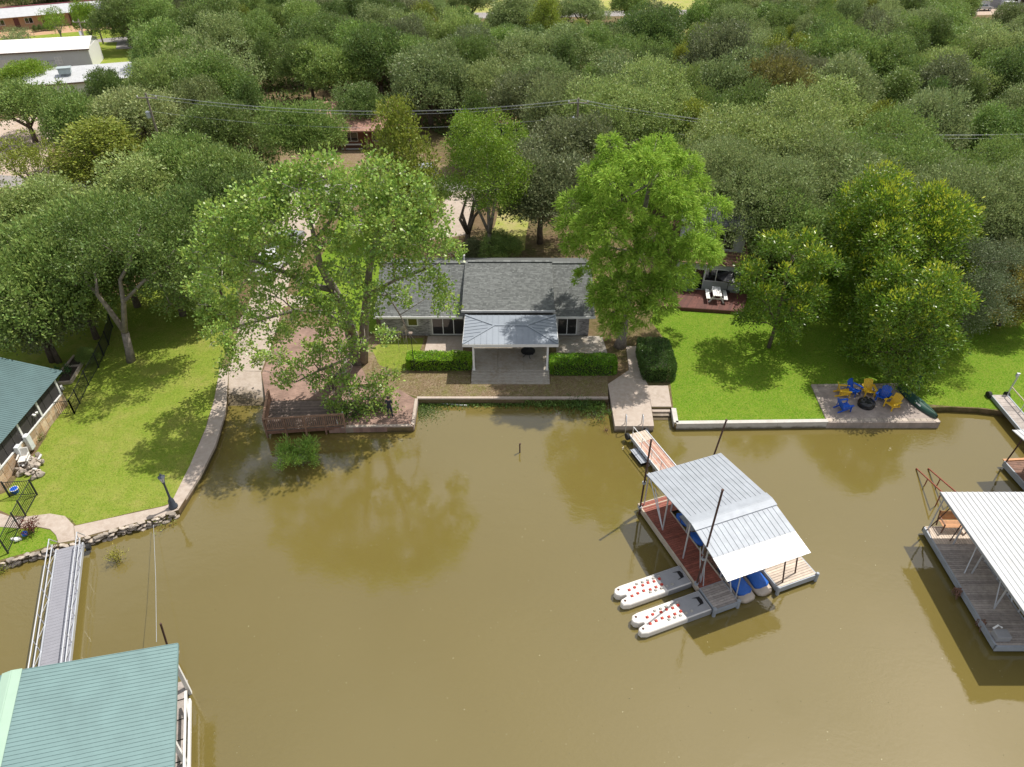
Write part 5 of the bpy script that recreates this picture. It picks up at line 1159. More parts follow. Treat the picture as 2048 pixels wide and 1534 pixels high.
# person on the brick terrace -----------------------------------------------------
pp = P(781, 834, GZ + .03)
PE = thing('person', 'person in dark jeans and dark top standing on the red brick terrace holding a controller', 'person', pp, 175)
def skin_body():
    vs = []; es = []; rd = []
    def add(co, r, par=None):
        vs.append(co); rd.append(r)
        if par is not None: es.append((par, len(vs) - 1))
        return len(vs) - 1
    pel = add((0, 0, .95), (.15, .11)); wa_ = add((0, 0, 1.1), (.135, .1), pel); ch = add((0, .01, 1.28), (.155, .105), wa_); sh = add((0, 0, 1.42), (.12, .08), ch); nk = add((0, 0, 1.5), (.055, .055), sh); hd = add((0, -.02, 1.6), (.085, .1), nk); ht = add((0, -.02, 1.71), (.075, .085), hd)
    for s in (-1, 1):
        hip = add((s * .1, 0, .88), (.1, .1), pel); kn = add((s * .13, -.02, .48), (.065, .065), hip); an = add((s * .15, .02, .09), (.045, .05), kn); to = add((s * .17, -.16, .04), (.042, .03), an)
        so = add((s * .19, 0, 1.4), (.065, .065), sh); eb = add((s * .25, .03, 1.12), (.045, .045), so); wr = add((s * .12, -.2, 1.14), (.032, .032), eb); pa = add((s * .08, -.27, 1.15), (.04, .02), wr)
        for f in range(4):
            k = add((s * .05 - s * .0, -.315 + .004 * f, 1.185 - .022 * f), (.009, .009), pa); add((s * .012, -.325, 1.185 - .022 * f), (.008, .008), k)
        k = add((s * .055, -.25, 1.19), (.01, .01), pa); add((s * .035, -.27, 1.21), (.009, .009), k)
    me = bpy.data.meshes.new('body'); me.from_pydata(vs, es, []); o = bpy.data.objects.new('body', me); COL.objects.link(o)
    sk = o.modifiers.new('s', 'SKIN'); lay = me.skin_vertices[0].data if me.skin_vertices else None
    if lay is None:
        return o, None
    for i, r in enumerate(rd): lay[i].radius = r; lay[i].use_root = (i == 0)
    sb = o.modifiers.new('d', 'SUBSURF'); sb.levels = 2; sb.render_levels = 2
    dg = bpy.context.evaluated_depsgraph_get(); dg.update(); em = bpy.data.meshes.new_from_object(o.evaluated_get(dg)); o.modifiers.clear(); o.data = em
    em.materials.clear()
    for m_ in (DENIM, SHIRT, SKIN, SHOE): em.materials.append(m_)
    for f in em.polygons:
        c = f.center; f.use_smooth = True
        f.material_index = 3 if c.z < .1 else 0 if c.z < 1.0 and c.y > -.19 else 2 if (c.z > 1.48 or (c.y < -.16 and c.z > 1.0) or (abs(c.x) > .2 and c.z < 1.25)) else 1
    return o, em
try:
    bo, em = skin_body(); bo.parent = PE
except Exception as ex:
    print('skin failed', ex)
MB().lathe([(.09, 1.62), (.1, 1.68), (.085, 1.75), (.03, 1.79)], 14, (0, .0, 0)).build('hair', HAIR, PE, True)
rc_ = thing('remote_controller', 'small dark controller held by the person on the terrace', 'controller', pp, 175); bevel(MB().box(-.07, .07, -.34, -.27, 1.12, 1.2).build('case', BLACKP, rc_), .01, 1)

# ------------------------------------------------------------------ vegetation
def unit(a): return a / (np.linalg.norm(a, axis=1, keepdims=True) + 1e-9)
def leaf_obj(name, C, Dv, Ln, Wd, m, col, parent, g, fold=.0, kind=None):
    """one four-cornered leaf face at each place C, pointing along Dv"""
    n = len(C); Dv = unit(Dv); R = unit(np.cross(Dv, unit(g.normal(size=(n, 3))))); Ln = Ln[:, None]; Wd = Wd[:, None]
    N = np.cross(Dv, R)
    vs = np.empty((n, 4, 3)); vs[:, 0] = C - Dv * Ln * .5; vs[:, 1] = C + R * Wd * .5 + N * Wd * .12; vs[:, 2] = C + Dv * Ln * .5; vs[:, 3] = C - R * Wd * .5 + N * Wd * .12
    me = bpy.data.meshes.new(name); me.vertices.add(n * 4); me.vertices.foreach_set('co', vs.reshape(-1).astype(np.float32))
    me.loops.add(n * 4); me.loops.foreach_set('vertex_index', np.arange(n * 4, dtype=np.int32))
    me.polygons.add(n); me.polygons.foreach_set('loop_start', np.arange(0, n * 4, 4, dtype=np.int32))
    try: me.polygons.foreach_set('loop_total', np.full(n, 4, dtype=np.int32))
    except Exception: pass
    me.update(); me.validate(); me.materials.append(m)
    o = bpy.data.objects.new(name, me); COL.objects.link(o); o.color = (*col, 1)
    if parent: o.parent = parent
    if kind: o['kind'] = kind
    return o
def clusters(g, lobes, tw, lv, twr, L, Wr, droop=0., outw=.7, up=.25, rmin=.55, lowcut=-.55, flat=1.):
    """twig tufts over rounded boughs -> leaf centres, directions, lengths, widths"""
    CC, DD = [], []
    for c, r in lobes:
        c = np.array(c); r = np.array(r if hasattr(r, '__len__') else (r, r, r * .8)); n = max(3, int(tw * (r[0] * r[1]) / 1.6))
        d = unit(g.normal(size=(n * 2, 3))); d = d[d[:, 2] > lowcut][:n]; n = len(d)
        p = c + d * r * (rmin + (1.05 - rmin) * g.random((n, 1)) ** .6)
        k = g.poisson(lv, n) + 1
        idx = np.repeat(np.arange(n), k); q = g.normal(size=(len(idx), 3)) * twr; q[:, 2] *= flat
        CC.append(p[idx] + q); DD.append(d[idx] * outw + unit(q) * .7 + g.normal(size=(len(idx), 3)) * .35 + np.array([0, 0, up - droop]))
    C = np.concatenate(CC); Dv = np.concatenate(DD); n = len(C)
    Ls = L * g.uniform(.7, 1.3, n); return C, Dv, Ls, Ls * Wr
def limbs(mb, base, nodes, lobes, r0, g, twig=True, wig=.25):
    """trunk nodes (list of polylines with radii) joined to every bough by the nearest node"""
    allp = []
    for pts, rads in nodes:
        mb.path(pts, rads, 7); allp += [(V(p), r) for p, r in zip(pts, rads)][1:]
    for c, r in lobes:
        c = V(c); best = min(allp, key=lambda a: (a[0] - c).length + max(0, a[0].z - c.z) * .6)
        a, ra_ = best; d = c - a
        if d.length < .3: continue
        m1 = a.lerp(c, .4) + V((g.normal() * wig, g.normal() * wig, abs(g.normal()) * wig)); m2 = a.lerp(c, .75) + V((g.normal() * wig, g.normal() * wig, g.normal() * wig * .5))
        rr_ = min(ra_ * .55, .02 * d.length + .015); mb.path([a, m1, m2, c], [rr_, rr_ * .75, rr_ * .5, rr_ * .22], 5)
        if twig:
            for k in range(3):
                e = c + V(g.normal(size=3)).normalized() * (r if not hasattr(r, '__len__') else r[0]) * .7; mb.path([m2.lerp(c, .5), (m2 + e) / 2 + V((0, 0, .1)), e], [rr_ * .35, rr_ * .25, .008], 4)

def dome_tree(seed, R, h, kind='oak', nl=20, lean=(0, 0), dens=1.0, leafL=.3, tint=1):
    """returns (trunk mesh builder, leaf arrays) for a broad tree standing on z=0"""
    g = np.random.default_rng(seed); mb = MB(); lobes = []
    zc = h * .50; rz = h * .46
    ph1, ph2 = g.uniform(0, 6, 2)
    for i in range(nl):
        if kind == 'juniper':
            s = (i + .5) / nl; z = h * (.12 + .82 * s); rr_ = R * (1 - s) ** .65 * g.uniform(.45, .85); a = i * 2.4 + g.uniform(-.4, .4); lr = R * (.42 - .16 * s)
            lobes.append(((rr_ * math.cos(a) + lean[0] * s, rr_ * math.sin(a) + lean[1] * s, z), (lr, lr, lr * .95)))
        else:
            s = (i + .5) / nl; el_ = math.asin(1 - 1.25 * s) if 1 - 1.25 * s > -1 else -.3; a = i * 2.399 + g.uniform(-.5, .5); rad = g.uniform(.5, .8) * (1 + .22 * math.sin(2 * a + ph1) + .12 * math.sin(3 * a + ph2)); lr = R * g.choice((.2, .28, .36, .46))
            lobes.append(((R * rad * math.cos(el_) * math.cos(a) + lean[0], R * rad * math.cos(el_) * math.sin(a) + lean[1], zc + rz * rad * math.sin(el_)), (lr, lr, lr * .8)))
    fk = V((lean[0] * .3, lean[1] * .3, h * .24)); nodes = [([(0, 0, -.1), fk * .5 + V((.05, 0, .05)), fk], [R * .07, R * .055, R * .05])]
    for k in range(4):
        a = k * 1.57 + g.uniform(-.4, .4); e = V((lean[0] + R * .38 * math.cos(a), lean[1] + R * .38 * math.sin(a), zc)); nodes.append(([fk, fk.lerp(e, .5) + V((g.normal() * .2, g.normal() * .2, .1)), e], [R * .045, R * .034, R * .018]))
    limbs(mb, None, nodes, lobes, R * .04, g, twig=False)
    arr = clusters(g, lobes, 15 * dens, 9, .22, leafL, .55, up=.3, rmin=.62, lowcut=-.5)
    return mb, arr, g
def plant_tree(name, label, cat, pos, trunk, arr, g, leafm, col, rz=0., scale=(1, 1, 1), group=None, barkm=BARK, crown='crown'):
    t = thing(name, label, cat, pos, rz, group); t.scale = scale
    trunk.build('trunk', barkm, t, True); leaf_obj(crown, *arr, leafm, col, t, g)
    return t
PROTO = {}
for k in range(5):
    mb, arr, g = dome_tree(100 + k, 4.5, 8, 'oak', 28 + k * 4, dens=3.2, leafL=.235); PROTO['oak%d' % k] = (mb.build('trunk', BARK, None, True), leaf_obj('crown', *arr, LEAF, (1, 1, 1), None, g))
for k in range(3):
    mb, arr, g = dome_tree(200 + k, 3.6, 8, 'juniper', 30, dens=3.4, leafL=.21); PROTO['jun%d' % k] = (mb.build('trunk', BARK, None, True), leaf_obj('crown', *arr, LEAF, (1, 1, 1), None, g))
for k in range(2):
    mb, arr, g = dome_tree(300 + k, 4.2, 7.5, 'oak', 20, dens=1.0, leafL=.25); PROTO['thin%d' % k] = (mb.build('trunk', BARKG, None, True), leaf_obj('crown', *arr, LEAF, (1, 1, 1), None, g))
for k in range(2):
    mb, arr, g = dome_tree(400 + k, 8, 11, 'oak', 58, dens=2.2, leafL=.235); PROTO['big%d' % k] = (mb.build('trunk', BARK, None, True), leaf_obj('crown', *arr, LEAF, (1, 1, 1), None, g))
BASE = {'big': (8., 11.), 'oak': (4.5, 8.), 'jun': (3.6, 8.), 'thin': (4.2, 7.5)}
USED = set(); OCC = []
def std_tree(kind, pos, r, h, col, label, group, name, rng):
    if kind == 'oak' and r >= 5.8: kind = 'big'
    key = kind + str(rng.randrange({'big': 2, 'oak': 5, 'jun': 3, 'thin': 2}[kind])); R0_, H0 = BASE[kind]
    t = thing(name, label, 'tree', pos, rng.uniform(0, 360), group); t.scale = (r / R0_, r / R0_ * rng.uniform(.9, 1.1), h / H0)
    for o in PROTO[key]:
        if key not in USED: c = o
        else: c = o.copy(); COL.objects.link(c)
        c.parent = t
        if o is PROTO[key][1]: c.color = (*col, 1)
    USED.add(key); OCC.append((pos.x, pos.y, r))
    return t
SAGE = (.26, .32, .12); MID = (.215, .305, .075); DARK = (.145, .215, .055); OLIVE = (.25, .295, .045); PALE = (.30, .375, .115); BRIGHT = (.23, .35, .035); GREY = (.19, .22, .10); RUSTY = (.20, .19, .05)
rng = random.Random(77)
def jit(c, a=.12): k = rng.uniform(1 - a, 1 + a); return tuple(min(1, x * k * rng.uniform(1 - a * .2, 1 + a * .2)) for x in c)
# (crown-top pixel x, y, height, crown radius, kind, colour, label)
near = [
 (60, 415, 10, 5.5, 'oak', MID, 'broad oak at the far left beside the white garden shed'), (192, 385, 10, 5, 'oak', MID, 'dark oak directly behind the forked lawn oak'),
 (350, 392, 10, 4.2, 'oak', DARK, 'dark oak between the forked lawn oak and the sycamore'), (105, 465, 9, 3.8, 'oak', MID, 'oak overhanging the white garden shed'), (5, 505, 9, 4.5, 'oak', MID, 'oak cut by the left edge above the green-roofed house'),
 (185, 240, 8, 6.5, 'jun', OLIVE, 'wide olive-green tree left of the utility pole'), (160, 182, 6, 4.2, 'thin', GREY, 'grey-green shrubby tree in front of the grey warehouse'), (222, 188, 6, 3.8, 'oak', SAGE, 'sage-green tree right of the grey shrubby tree'),
 (20, 155, 8, 5.5, 'oak', MID, 'green tree at the left edge beside the grey warehouse'), (35, 272, 7, 4, 'thin', OLIVE, 'thin bare-limbed tree by the gravel lot'), (270, 322, 8, 5, 'oak', PALE, 'pale sage oak below the wide olive tree'),
 (312, 333, 7, 3.6, 'thin', BRIGHT, 'yellow-green tree beside the left road bend'), (345, 262, 9, 5, 'oak', MID, 'green oak just right of the utility pole'), (430, 285, 9, 4.8, 'oak', MID, 'green oak behind the left side of the sycamore'),
 (35, 362, 8, 5, 'oak', PALE, 'pale oak at the left edge above the broad oak'), (455, 340, 8, 4, 'oak', DARK, 'dark oak touching the top left of the sycamore'), (40, 118, 6, 4, 'oak', BRIGHT, 'bright tree by the warehouse eaves at the left edge'),
 (202, 132, 8, 3.4, 'oak', DARK, 'dark spreading tree at the right end of the grey warehouse'), (790, 205, 12.5, 4.4, 'jun', OLIVE, 'tall pointed juniper in the centre beside the road'), (596, 200, 8.5, 4.2, 'oak', MID, 'oak at the left corner of the brown-roofed cottage'),
 (720, 172, 6.5, 4.2, 'oak', DARK, 'oak overhanging the brown cottage roof'), (1085, 292, 9.5, 5.0, 'oak', GREY, 'grey oak right behind the house ridge'), (1150, 225, 9, 5.5, 'oak', GREY, 'grey oak between the juniper-green tree and the cypress top'),
 (1270, 150, 11, 8, 'oak', PALE, 'very broad pale green oak above the cypress'), (1390, 205, 9, 5, 'jun', OLIVE, 'rounded olive tree at the upper right of the cypress'), (1475, 300, 9.5, 6.0, 'oak', SAGE, 'large sage oak with dark trunk right of the cypress'),
 (1560, 212, 11, 8, 'oak', PALE, 'very broad pale oak in the right-hand wood'), (1640, 285, 9.5, 7, 'oak', SAGE, 'broad sage oak above the pecans'), (1790, 258, 10, 7, 'oak', MID, 'broad green oak left of the right power lines'),
 (1870, 325, 9.5, 6, 'oak', SAGE, 'sage oak directly under the right power lines'), (1985, 305, 9.5, 6, 'oak', MID, 'green oak at the right edge under the power lines'), (2050, 350, 9.5, 6, 'oak', SAGE, 'sage oak cut by the right edge'),
 (1960, 432, 6.5, 4, 'oak', SAGE, 'small sage oak beside the right road bend'), (2020, 470, 6.5, 4, 'oak', GREY, 'small grey oak at the right edge by the lawn'), (1720, 330, 9, 5.5, 'oak', SAGE, 'sage oak just behind the yellow-green pecan'),
 (300, 425, 9, 4.5, 'oak', DARK, 'dark oak right of the forked lawn oak, above the driveway'), (395, 425, 8.5, 3.6, 'oak', MID, 'green oak touching the left edge of the sycamore'), (1560, 335, 9, 6, 'oak', SAGE, 'sage oak filling the gap left of the largest pecan'), (1640, 400, 8, 4.5, 'oak', MID, 'green oak peeping over the slim pecan'), (1000, 470, 2.6, 2.2, 'oak', MID, 'low green bush behind the house roof'), (945, 478, 2.4, 1.5, 'jun', GREY, 'small bluish shrub behind the house roof'), (850, 372, 3, 2.2, 'oak', BRIGHT, 'bright bush beside the road behind the sycamore'),
 (2050, 540, 5, 3.2, 'oak', (.30, .27, .06), 'yellowing shrub at the right edge beside the grey oak'), (170, 700, 1.2, .9, 'oak', MID, 'leafy plant in the raised garden bed'), (48, 575, 6.4, 3.2, 'oak', GREY, 'grey-green tree overhanging the green metal roof')]
for x, y, h, r, kind, col, lab_ in near:
    p = P(x, y, GZ + h); p.z = GZ
    nm = {'oak': 'oak_tree', 'jun': 'juniper_tree', 'thin': 'bare_limbed_tree'}[kind]
    if h < 3.1: nm = 'shrub'
    std_tree(kind, p, r, h, jit(col, .05), lab_ or 'oak at the edge of the picture', 'oaks cut off by the picture edge' if not lab_ else None, nm, rng)
# roadside and motel trees
for x, y, h, r, kind, col, lab_ in ((100, 8, 7, 2.6, 'thin', BRIGHT, 'bright roadside tree in front of the motel, left of three'), (160, 0, 8, 2.8, 'oak', BRIGHT, 'bright roadside tree in front of the motel, middle of three'), (268, 8, 7, 2.6, 'thin', BRIGHT, 'bright roadside tree in front of the motel, right of three'), (20, 48, 6, 2.6, 'thin', SAGE, 'grey wispy tree beside the left transformer pole')):
    p = P(x, y, GZ + h); p.z = GZ; std_tree(kind, p, r, h, col, lab_, None, 'roadside_tree', rng)
for k, (x, y) in enumerate(((72, 64), (82, 62.5), (92, 61), (100, 61), (107, 60), (172, 56), (186, 54.5))):
    p = P(x, y); std_tree('jun', p, .75, 1.3, DARK, ['clipped dark shrub along the motel drive, %s of the row' % w_ for w_ in ('first', 'second', 'third', 'fourth', 'fifth', 'sixth', 'seventh')][k] + ' from the left', 'clipped shrubs along the motel drive', 'clipped_shrub', rng)
# the wood behind: open places left free are listed as ground polygons in the picture
FREE = [[(40, 225), (330, 190), (330, 310), (60, 330)], [(-400, 20), (255, 10), (255, 100), (330, 110), (330, 190), (240, 225), (120, 250), (118, 300), (95, 330), (130, 420), (-400, 420)], [(560, 345), (560, 215), (770, 215), (930, 300), (930, 390), (640, 390)], [(820, -80), (1500, -80), (1440, 26), (1385, 64), (1330, 82), (1270, 70), (1250, 42), (860, 46)],
        [(1860, -60), (2200, -60), (2200, 36), (1925, 40)], [(-400, 345), (350, 366), (810, 360), (1400, 345), (1900, 376), (2500, 540), (2500, 640), (2048, 480), (1900, 415), (1400, 378), (810, 395), (350, 405), (-400, 380)], [(480, 520), (540, 380), (640, 380), (610, 520)]]
cand = 0; forest = 0
gx = random.Random(5)
noak = 0
while cand < 40000 and forest < 430:
    cand += 1; Y = 72 + 150 * gx.random() ** .8; hw = (Y * .8 + 19) * .73 + 6; X = gx.uniform(-hw, hw)
    px, py = pix(X, Y, GZ)
    if py > 430 or (Y < 82 and X < 12): continue
    if any(inpoly(px, py, f) for f in FREE): continue
    r = gx.choice((3.4, 4.0, 4.5, 5.0, 5.6)); 
    if any((X - a) ** 2 + (Y - b_) ** 2 < (.47 * (r + c)) ** 2 for a, b_, c in OCC): continue
    q = gx.random(); kind = 'oak' if q < .72 else 'jun' if q < .95 else 'thin'
    if kind == 'oak':
        noak += 1
        if noak > 296: continue
    if kind == 'jun': r *= .8
    h = (5.6 + r * .75) * gx.uniform(.88, 1.15)
    if Y > 150: h *= .85
    lim = 34 if 850 < px < 1270 else 62 if px < 1385 else 36 if px < 1440 else 32 if px > 1900 else -99
    if px > 840 and gx.random() < .72:
        while h > 2.4 and pix(X, Y, GZ + h * 1.12)[1] < lim: h *= .93
        r = min(r, h * .75)
    ci = gx.choices(range(6), (30, 36, 16, 9, 8, 1))[0]; col = (SAGE, MID, DARK, PALE, GREY, RUSTY)[ci] if kind != 'jun' else (OLIVE, DARK, MID)[gx.randrange(3)]
    tpx, tpy = pix(X, Y, GZ + h)
    zone = ('beside the grey warehouse' if tpx < 330 else 'left of the brown-roofed cottage' if tpx < 560 else 'behind the brown-roofed cottage' if tpx < 800 else 'behind the lake house' if tpx < 1110 else 'behind the bald cypress' if tpx < 1430 else 'behind the slim pecan' if tpx < 1660 else 'behind the largest pecan' if tpx < 1860 else 'towards the right edge')
    dist = 'near the road' if Y < 95 else 'in mid wood' if Y < 135 else 'in far wood'
    tone = {SAGE: 'sage-green', MID: 'mid-green', DARK: 'dark green', PALE: 'pale green', GREY: 'grey-green', RUSTY: 'rusty brown', OLIVE: 'olive-green'}[col]
    wd_, nm = {'oak': ('rounded oak', 'oak_tree'), 'jun': ('pointed juniper', 'juniper_tree'), 'thin': ('thin-crowned tree', 'bare_limbed_tree')}[kind]
    lb = '%s %s %s, %s' % (tone, wd_, dist, zone); gp = lb
    std_tree(kind, V((X, Y, GZ)), r, h, jit(col, .2), lb, gp, nm, gx); forest += 1
print('forest', forest, 'candidates', cand)
for k, o in list(PROTO.items()):
    if k not in USED:
        for q in o: bpy.data.objects.remove(q)
# undergrowth under the wood
g = np.random.default_rng(9); n = 90000
Yy = 74 + 150 * g.random(n); Xx = g.uniform(-1, 1, n) * ((Yy * .8 + 19) * .73)
keep = np.ones(n, bool)
for i in range(n):
    px, py = pix(Xx[i], Yy[i], GZ)
    if any(inpoly(px, py, f) for f in FREE): keep[i] = False
Xx, Yy = Xx[keep], Yy[keep]; nz = np.sin(Xx * .7) * np.cos(Yy * .6) + np.sin(Xx * .23 + 2) * np.cos(Yy * .31); sel = nz > -.6; Xx, Yy = Xx[sel], Yy[sel]; n = len(Xx)
ug = leaf_obj('undergrowth', np.stack([Xx, Yy, GZ + .15 + .5 * g.random(n)], 1), g.normal(size=(n, 3)) * .6 + [0, 0, .7], g.uniform(.4, .9, n), g.uniform(.2, .45, n), LEAF, (.10, .14, .035), None, g)
tag(ug, 'low green undergrowth beneath the wood', 'undergrowth', None, 'stuff')

# forked oak on the left lawn
g = np.random.default_rng(31); mb = MB(); O = P(262, 722)
def rel(px, py, Y): return at(px, py, Y) - O
lob = [(rel(x, y, 44 + d), r) for x, y, d, r in ((250, 470, 2, 2.0), (200, 480, 2, 1.9), (300, 470, 2, 1.9), (350, 500, 1, 1.8), (380, 560, .5, 1.4), (330, 540, -1, 1.5), (285, 500, -1, 1.6), (215, 500, -1, 1.6), (165, 520, 1, 1.7), (150, 570, 0, 1.5), (175, 545, -1, 1.3), (315, 580, 0, 1.2), (350, 610, 0, 1.3), (390, 600, 1, 1.2), (250, 440, 4, 2.1), (320, 440, 3.5, 1.8), (180, 450, 4, 1.9), (140, 470, 3, 1.6), (370, 460, 3, 1.5), (270, 470, -2, 1.4), (395, 530, 1.5, 1.1), (130, 540, .5, 1.2))]
f1 = rel(250, 665, 44); l1 = rel(215, 615, 44); l2 = rel(195, 590, 43.6); r1 = rel(247, 605, 44); r2 = rel(240, 560, 44.3); r3 = rel(262, 520, 44)
nodes = [([V((0, 0, -.1)), rel(258, 700, 44), f1], [.36, .29, .27]), ([f1, l1, l2, rel(190, 545, 43.8)], [.22, .18, .13, .07]), ([f1, r1, r2, r3, rel(270, 480, 44.2)], [.22, .17, .13, .1, .05]), ([r1, rel(290, 560, 44), rel(330, 530, 44)], [.13, .1, .05]), ([l1, rel(170, 560, 44.5), rel(165, 520, 45)], [.13, .09, .05])]
limbs(mb, None, nodes, lob, .2, g)
arr = clusters(g, lob, 44, 15, .2, .19, .55, up=.25, rmin=.4, lowcut=-.6)
plant_tree('oak_tree', 'oak with forked leaning trunk standing on the left lawn', 'tree', O, mb, arr, g, LEAF, (.14, .21, .045), barkm=BARKG)

# big sycamore by the terrace
g = np.random.default_rng(32); mb = MB(); O = P(716, 724)
sy = [(650, 345, 46, 1.5), (575, 375, 46, 1.5), (500, 410, 45, 1.5), (440, 440, 45, 1.4), (760, 350, 46, 1.4), (820, 390, 46, 1.5), (860, 440, 46, 1.3), (700, 370, 45, 1.4), (620, 420, 44, 1.4), (540, 450, 44, 1.5), (470, 480, 44, 1.5), (415, 500, 44, 1.3), (780, 440, 44.5, 1.4), (850, 480, 44.5, 1.3), (900, 500, 45, 1.0), (720, 450, 43.5, 1.3), (660, 480, 43, 1.2), (590, 500, 43, 1.2), (510, 530, 43, 1.3), (440, 550, 43.5, 1.4), (405, 570, 44, 1.1), (820, 530, 43.5, 1.2), (870, 570, 43, 1.1), (895, 610, 42.5, .9), (800, 590, 43, .9), (750, 520, 43, 1.1), (690, 540, 42, 1.1), (600, 560, 42, 1.0), (540, 590, 42, 1.0), (470, 610, 42, 1.2), (425, 620, 42.5, 1.2), (440, 670, 42, 1.1), (480, 690, 41.5, 1.0), (455, 730, 41, .9), (520, 720, 40.5, .8), (590, 640, 41, 1.0), (640, 620, 41, 1.0), (560, 670, 40.5, .9), (620, 700, 40, .9), (660, 660, 40.5, 1.0), (690, 610, 41, .9), (740, 620, 42, .8), (770, 670, 41.5, .8), (565, 760, 39, .8), (600, 735, 39, .9), (640, 705, 39.5, .9), (560, 715, 40, .8), (635, 765, 38.6, .8), (680, 750, 39, .9), (700, 645, 40.6, .7), (722, 690, 40.2, .65), (690, 705, 39.8, .8), (665, 620, 41.5, .8), (745, 580, 43, .8), (700, 560, 43, .8), (500, 650, 41.5, 1.0), (530, 620, 42, .9), (620, 590, 42, 1.0), (570, 520, 44, 1.2), (820, 470, 45.5, 1.2), (660, 390, 46, 1.3), (770, 400, 46.5, 1.2), (600, 340, 46.5, 1.1), (540, 400, 46, 1.2), (710, 780, 38.5, .9), (750, 770, 38.8, .8), (700, 820, 37.8, .9), (740, 810, 38, .9), (765, 790, 38.4, .8), (665, 800, 38, .7), (720, 845, 37.2, .6), (780, 750, 39.5, .6), (780, 815, 37.8, .55), (680, 690, 40.2, .8), (530, 480, 46, 1.5), (700, 410, 47, 1.4), (790, 490, 46, 1.2)]
def yy(y, Y): return Y - 7.0 * min(1, max(0, (700 - y) / 260)) ** .8
lob = [(at(x, y, yy(y, Y)) - O, r) for x, y, Y, r in sy]
def ry(x, y, Y): return at(x, y, yy(y, Y)) - O
nodes = [([V((0, 0, -.2)), ry(712, 700, 43.9), ry(702, 665, 43.8)], [.62, .52, .45]), ([V((.35, 0, -.1)), ry(727, 690, 44), ry(729, 640, 44), ry(735, 590, 44.2), ry(738, 545, 44.4), ry(750, 480, 44.8), ry(770, 420, 45.3)], [.42, .36, .32, .27, .22, .15, .07]),
         ([ry(702, 665, 43.8), ry(690, 625, 43.6), ry(668, 580, 43.6), ry(640, 530, 43.9), ry(630, 480, 44.4), ry(615, 420, 45)], [.4, .35, .3, .22, .15, .07]), ([ry(668, 580, 43.6), ry(620, 570, 43.2), ry(570, 545, 43.4), ry(500, 520, 43.8), ry(440, 505, 44.2)], [.22, .18, .14, .1, .05]),
         ([ry(702, 665, 43.8), ry(650, 625, 42.6), ry(590, 620, 42), ry(520, 640, 41.8), ry(465, 655, 41.8)], [.22, .17, .13, .09, .04]), ([ry(630, 480, 44.4), ry(670, 430, 45), ry(690, 380, 45.6)], [.12, .09, .04]), ([ry(735, 590, 44.2), ry(790, 560, 43.8), ry(850, 540, 43.6)], [.15, .1, .05]), ([ry(735, 590, 44.2), ry(775, 590, 43.2), ry(800, 630, 42.5), ry(815, 660, 42)], [.1, .07, .05, .03]),
         ([ry(712, 700, 43.9), ry(690, 720, 41.5), ry(690, 770, 39.4), ry(715, 800, 38.4)], [.2, .15, .12, .05]), ([ry(690, 720, 41.5), ry(640, 740, 40), ry(590, 765, 39.2)], [.12, .09, .04]), ([ry(690, 770, 39.4), ry(740, 775, 38.8)], [.1, .05])]
limbs(mb, None, nodes, lob, .3, g, wig=.3)
arr = clusters(g, lob, 36, 19, .2, .19, .8, up=.15, rmin=.35, lowcut=-.8, outw=.4)
SYC = plant_tree('sycamore_tree', 'tall open sycamore with twin grey trunks leaning over the terrace and driveway', 'tree', O, mb, arr, g, LEAFG, (.30, .43, .085), barkm=BARKG)
tw = MB()
for c, r in lob:
    for k in range(4):
        a = V(c) + V(g.normal(size=3)) * r * .25; dv = V(g.normal(size=3)).normalized(); dv.z *= .5; e = a + dv * r * .75; m1 = a.lerp(e, .5) + V(g.normal(size=3)) * .12; tw.path([a, m1, e], [.028, .018, .006], 4); tw.path([m1, m1.lerp(e, .6) + V(g.normal(size=3)) * .25], [.014, .005], 4)
for k in range(9):
    a = ry(808, 650, 42.2); e = ry(800 + g.uniform(-30, 35), 690 + g.uniform(-15, 25), 41.8); tw.path([a, a.lerp(e, .5) + V((g.normal() * .1, 0, .15)), e], [.03, .018, .006], 4)
tw.build('bare_twigs', TWIG, SYC, kind='stuff')

# bald cypress
g = np.random.default_rng(33); mb = MB(); O = P(1240, 692); lob = []
for Yc, pts in ((46.3, ((1318, 286), (1340, 310), (1295, 312), (1225, 306), (1240, 330), (1200, 340), (1372, 345), (1170, 372), (1400, 375), (1138, 402), (1418, 425), (1135, 452), (1432, 472), (1158, 500), (1408, 515), (1178, 556), (1365, 560))),
                (43.2, ((1290, 345), (1232, 372), (1342, 385), (1192, 415), (1272, 425), (1372, 435), (1312, 465), (1222, 472), (1165, 445), (1282, 515), (1352, 512), (1202, 532), (1398, 492), (1252, 572), (1312, 568), (1192, 592), (1345, 558))),
                (42.4, ((1232, 612), (1282, 622), (1328, 602), (1224, 650), (1255, 640))), (49.2, ((1250, 330), (1330, 335), (1300, 400), (1210, 400), (1370, 420), (1180, 480), (1400, 500)))):
    for x, y in pts:
        edge = Yc > 46 and Yc < 47
        for k in range(1 if edge else 2):
            lr = g.uniform(.85, 1.3) if edge else g.uniform(.85, 1.5) * (.8 if y > 590 else 1); lob.append((tuple(at(x + g.uniform(-16, 16), y + g.uniform(-14, 14), Yc + g.uniform(-.9, .9)) - O), (lr, lr, lr * .8)))
nodes = [([V((0, 0, -.2)), V((.05, 0, .6)), V((.1, 0, 3)), V((.4, 0, 8)), V((.8, 0, 13)), V((.9, 0, 16))], [.6, .4, .34, .25, .13, .04])]
limbs(mb, None, nodes, [l for i, l in enumerate(lob) if i % 3 == 0], .2, g, twig=False, wig=.2)
CCs = []
C, Dv, Ls, Ws = clusters(g, lob, 92, 15, .13, .30, .22, droop=.55, up=.05, rmin=.72, lowcut=-.35, outw=1.0)
